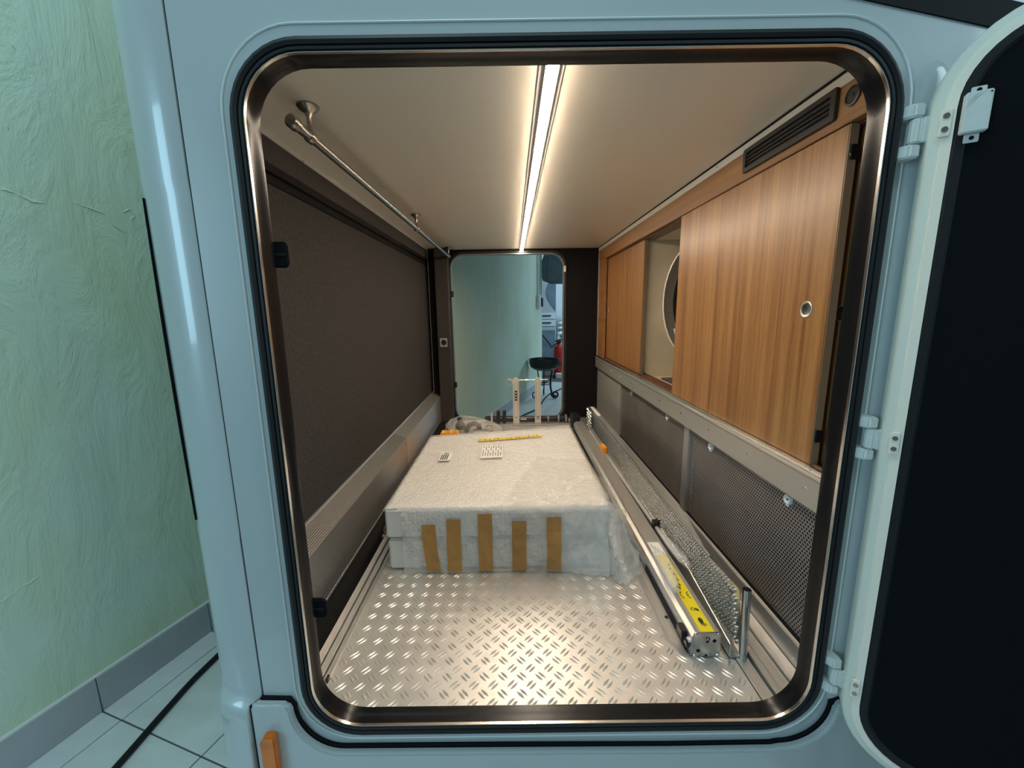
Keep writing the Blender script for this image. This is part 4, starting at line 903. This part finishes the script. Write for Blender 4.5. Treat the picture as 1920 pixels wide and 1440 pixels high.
# wrought iron bowl stand
t = thing('iron_bowl_stand', 'black iron bowl on scrolled wrought iron legs beyond the hatch', 'planter', (0.470, 4.92, GZ))
MB().lathe((0, 0, 0), [(0.03, 0.385), (0.13, 0.395), (0.19, 0.435), (0.208, 0.49), (0.210, 0.530), (0.216, 0.535), (0.214, 0.545), (0.200, 0.540), (0.190, 0.47), (0.05, 0.42)], 32).build('bowl', 'iron', t, smooth=True)
MB().tube([(0.19, -0.05, 0.50), (0.225, -0.06, 0.50), (0.232, -0.03, 0.475), (0.20, -0.02, 0.46)], 0.008, 8).build('handle', 'iron', t, smooth=True)
for k, (a, r_) in enumerate(((-20, 0.013), (205, 0.008), (90, 0.008))):
    ca, sa = cos(math.radians(a)), sin(math.radians(a)); pp = []
    prof = [(0.11, 0.42), (0.10, 0.34), (0.085, 0.25), (0.085, 0.16), (0.10, 0.09)]
    for q in range(22):
        an = PI*1.05+2*PI*1.35*q/21; rad = 0.052*(1-q/30); prof.append((0.150+rad*cos(an)*1.0, 0.060+rad*sin(an)))
    MB().tube([(p_*ca, p_*sa, z) for p_, z in prof], r_, 8).build('scroll_leg', 'iron', t, smooth=True)
MB().tube([(0.085*cos(2*PI*k/20), 0.085*sin(2*PI*k/20), 0.20) for k in range(21)], 0.006, 6, cap=False).build('leg_ring', 'iron', t, smooth=True)

t = thing('fire_extinguisher', 'red fire extinguisher standing behind the iron bowl', 'fire extinguisher', (0.880, 6.75, GZ+0.02))
MB().lathe((0, 0, 0), [(0.085, 0), (0.095, 0.02), (0.095, 0.46), (0.080, 0.53), (0.035, 0.56), (0.03, 0.58)], 24).build('cylinder', 'red', t, smooth=True)
B(-0.03, 0.03, -0.02, 0.02, 0.58, 0.63).build('valve', 'black_plastic', t, bev=0.005)
MB().tube([(-0.08, 0, 0.62), (0.05, 0, 0.66)], 0.012, 8).build('handle', 'black_plastic', t, smooth=True)
MB().tube([(-0.02, 0, 0.60), (-0.14, -0.02, 0.52), (-0.20, -0.03, 0.62), (-0.34, -0.03, 0.78)], 0.014, 8).build('hose', 'black_plastic', t, smooth=True)
MB().lathe((0, 0, 0), [(0.12, -0.02), (0.12, 0.0)], 20).build('foot_ring', 'black_plastic', t)
t = tag(B(0.80, 0.98, 6.50, 6.62, GZ, GZ+0.09).build('white_box', 'white_plastic', bev=0.01), 'small white box on the tiles before the fire extinguisher', 'box')

t = thing('steel_cabinet', 'grey steel cabinet with drawers behind the end of the green wall', 'cabinet', (0.72, 7.9, GZ))
B(-0.24, 0.20, -0.25, 0.25, 0.0, 2.05).build('body', 'steel_cabinet', t, bev=0.01)
for z in (0.88, 1.02): 
    d = B(-0.22, 0.18, -0.265, -0.25, z, z+0.12).build('drawer', 'hall_wall', t, bev=0.004); B(-0.10, 0.10, -0.285, -0.265, z+0.06, z+0.08).build('drawer_handle', 'black_plastic', d)
d = B(-0.22, 0.18, -0.262, -0.25, 0.05, 0.80).build('cabinet_door', 'fabric', t, bev=0.004)
MB().lathe((0.12, -0.25, 1.52), [(0.30, 0), (0.30, -0.01), (0.28, -0.016)], 32, 'y').build('round_panel', 'fabric', t) if False else None
MB().prism([(0.19, 1.18), (0.19, 1.90)]+[(0.19-0.19*sin(PI*k/12), 1.90-0.72*k/12) for k in range(1, 12)], -0.258, -0.25, 'xz').build('curved_panel', 'fabric', t)

# stacked white garden chairs
def garden_chair(z, lab, dx):
    t = thing('garden_chair', lab, 'chair', (1.26+dx, 7.9, GZ+z), group='stacked white garden chairs', rz=math.radians(-20))
    B(-0.24, 0.24, -0.24, 0.22, 0.40, 0.43).build('seat', 'white_plastic', t, bev=0.01)
    for x in (-0.20, -0.10, 0.0, 0.10, 0.20):
        MB().prism([(0.20, 0.42), (0.23, 0.42), (0.36, 0.86), (0.33, 0.86)], x-0.03, x+0.03, 'yz').build('back_slat', 'white_plastic', t)
    MB().prism([(0.31, 0.80), (0.35, 0.80), (0.38, 0.90), (0.34, 0.90)], -0.25, 0.25, 'yz').build('back_rail', 'white_plastic', t)
    for x in (-0.22, 0.22):
        for y in (-0.22, 0.22): MB().prism([(y-0.02, 0.0), (y+0.02, 0.0), (y*0.9+0.03, 0.41), (y*0.9-0.03, 0.41)], x-0.02, x+0.02, 'yz').build('leg', 'white_plastic', t)
        B(x-0.03, x+0.03, -0.20, 0.25, 0.62, 0.65).build('armrest', 'white_plastic', t, bev=0.008)
for k, lb_ in enumerate(('lowest white plastic garden chair of the stack beyond the hatch', 'second white plastic garden chair up the stack beyond the hatch', 'third white plastic garden chair up the stack beyond the hatch', 'topmost white plastic garden chair of the stack beyond the hatch')): garden_chair(0.10*k, lb_, 0.004*k)

# hanging drape beyond the hatch (upper right)
def dr_ring(z, r, sx): return [(sx+r*cos(2*PI*k/28)*(1+0.08*sin(k*3.1)), 5.9+0.35*r*sin(2*PI*k/28), z) for k in range(28)]
mb = MB().loft([dr_ring(z, r, sx) for z, r, sx in ((1.15, 0.30, 0.95), (1.20, 0.42, 0.95), (1.28, 0.47, 0.98), (1.45, 0.50, 1.0), (1.75, 0.42, 1.02), (2.10, 0.30, 1.05), (2.64, 0.22, 1.1))], cap0=True, cap1=True)
t = thing('hanging_drape', 'dark blue grey fabric hanging from the hall ceiling beyond the hatch', 'fabric', (1.0, 5.9, 1.15))
local(t, mb.build('drape', 'fabric', t, smooth=True))
local(t, MB().tube([(0.62, 5.73, 2.0), (0.70, 5.70, 1.6), (0.85, 5.70, 1.36), (1.2, 5.72, 1.27)], 0.008, 6).build('drape_cord', 'white_plastic', t, smooth=True))
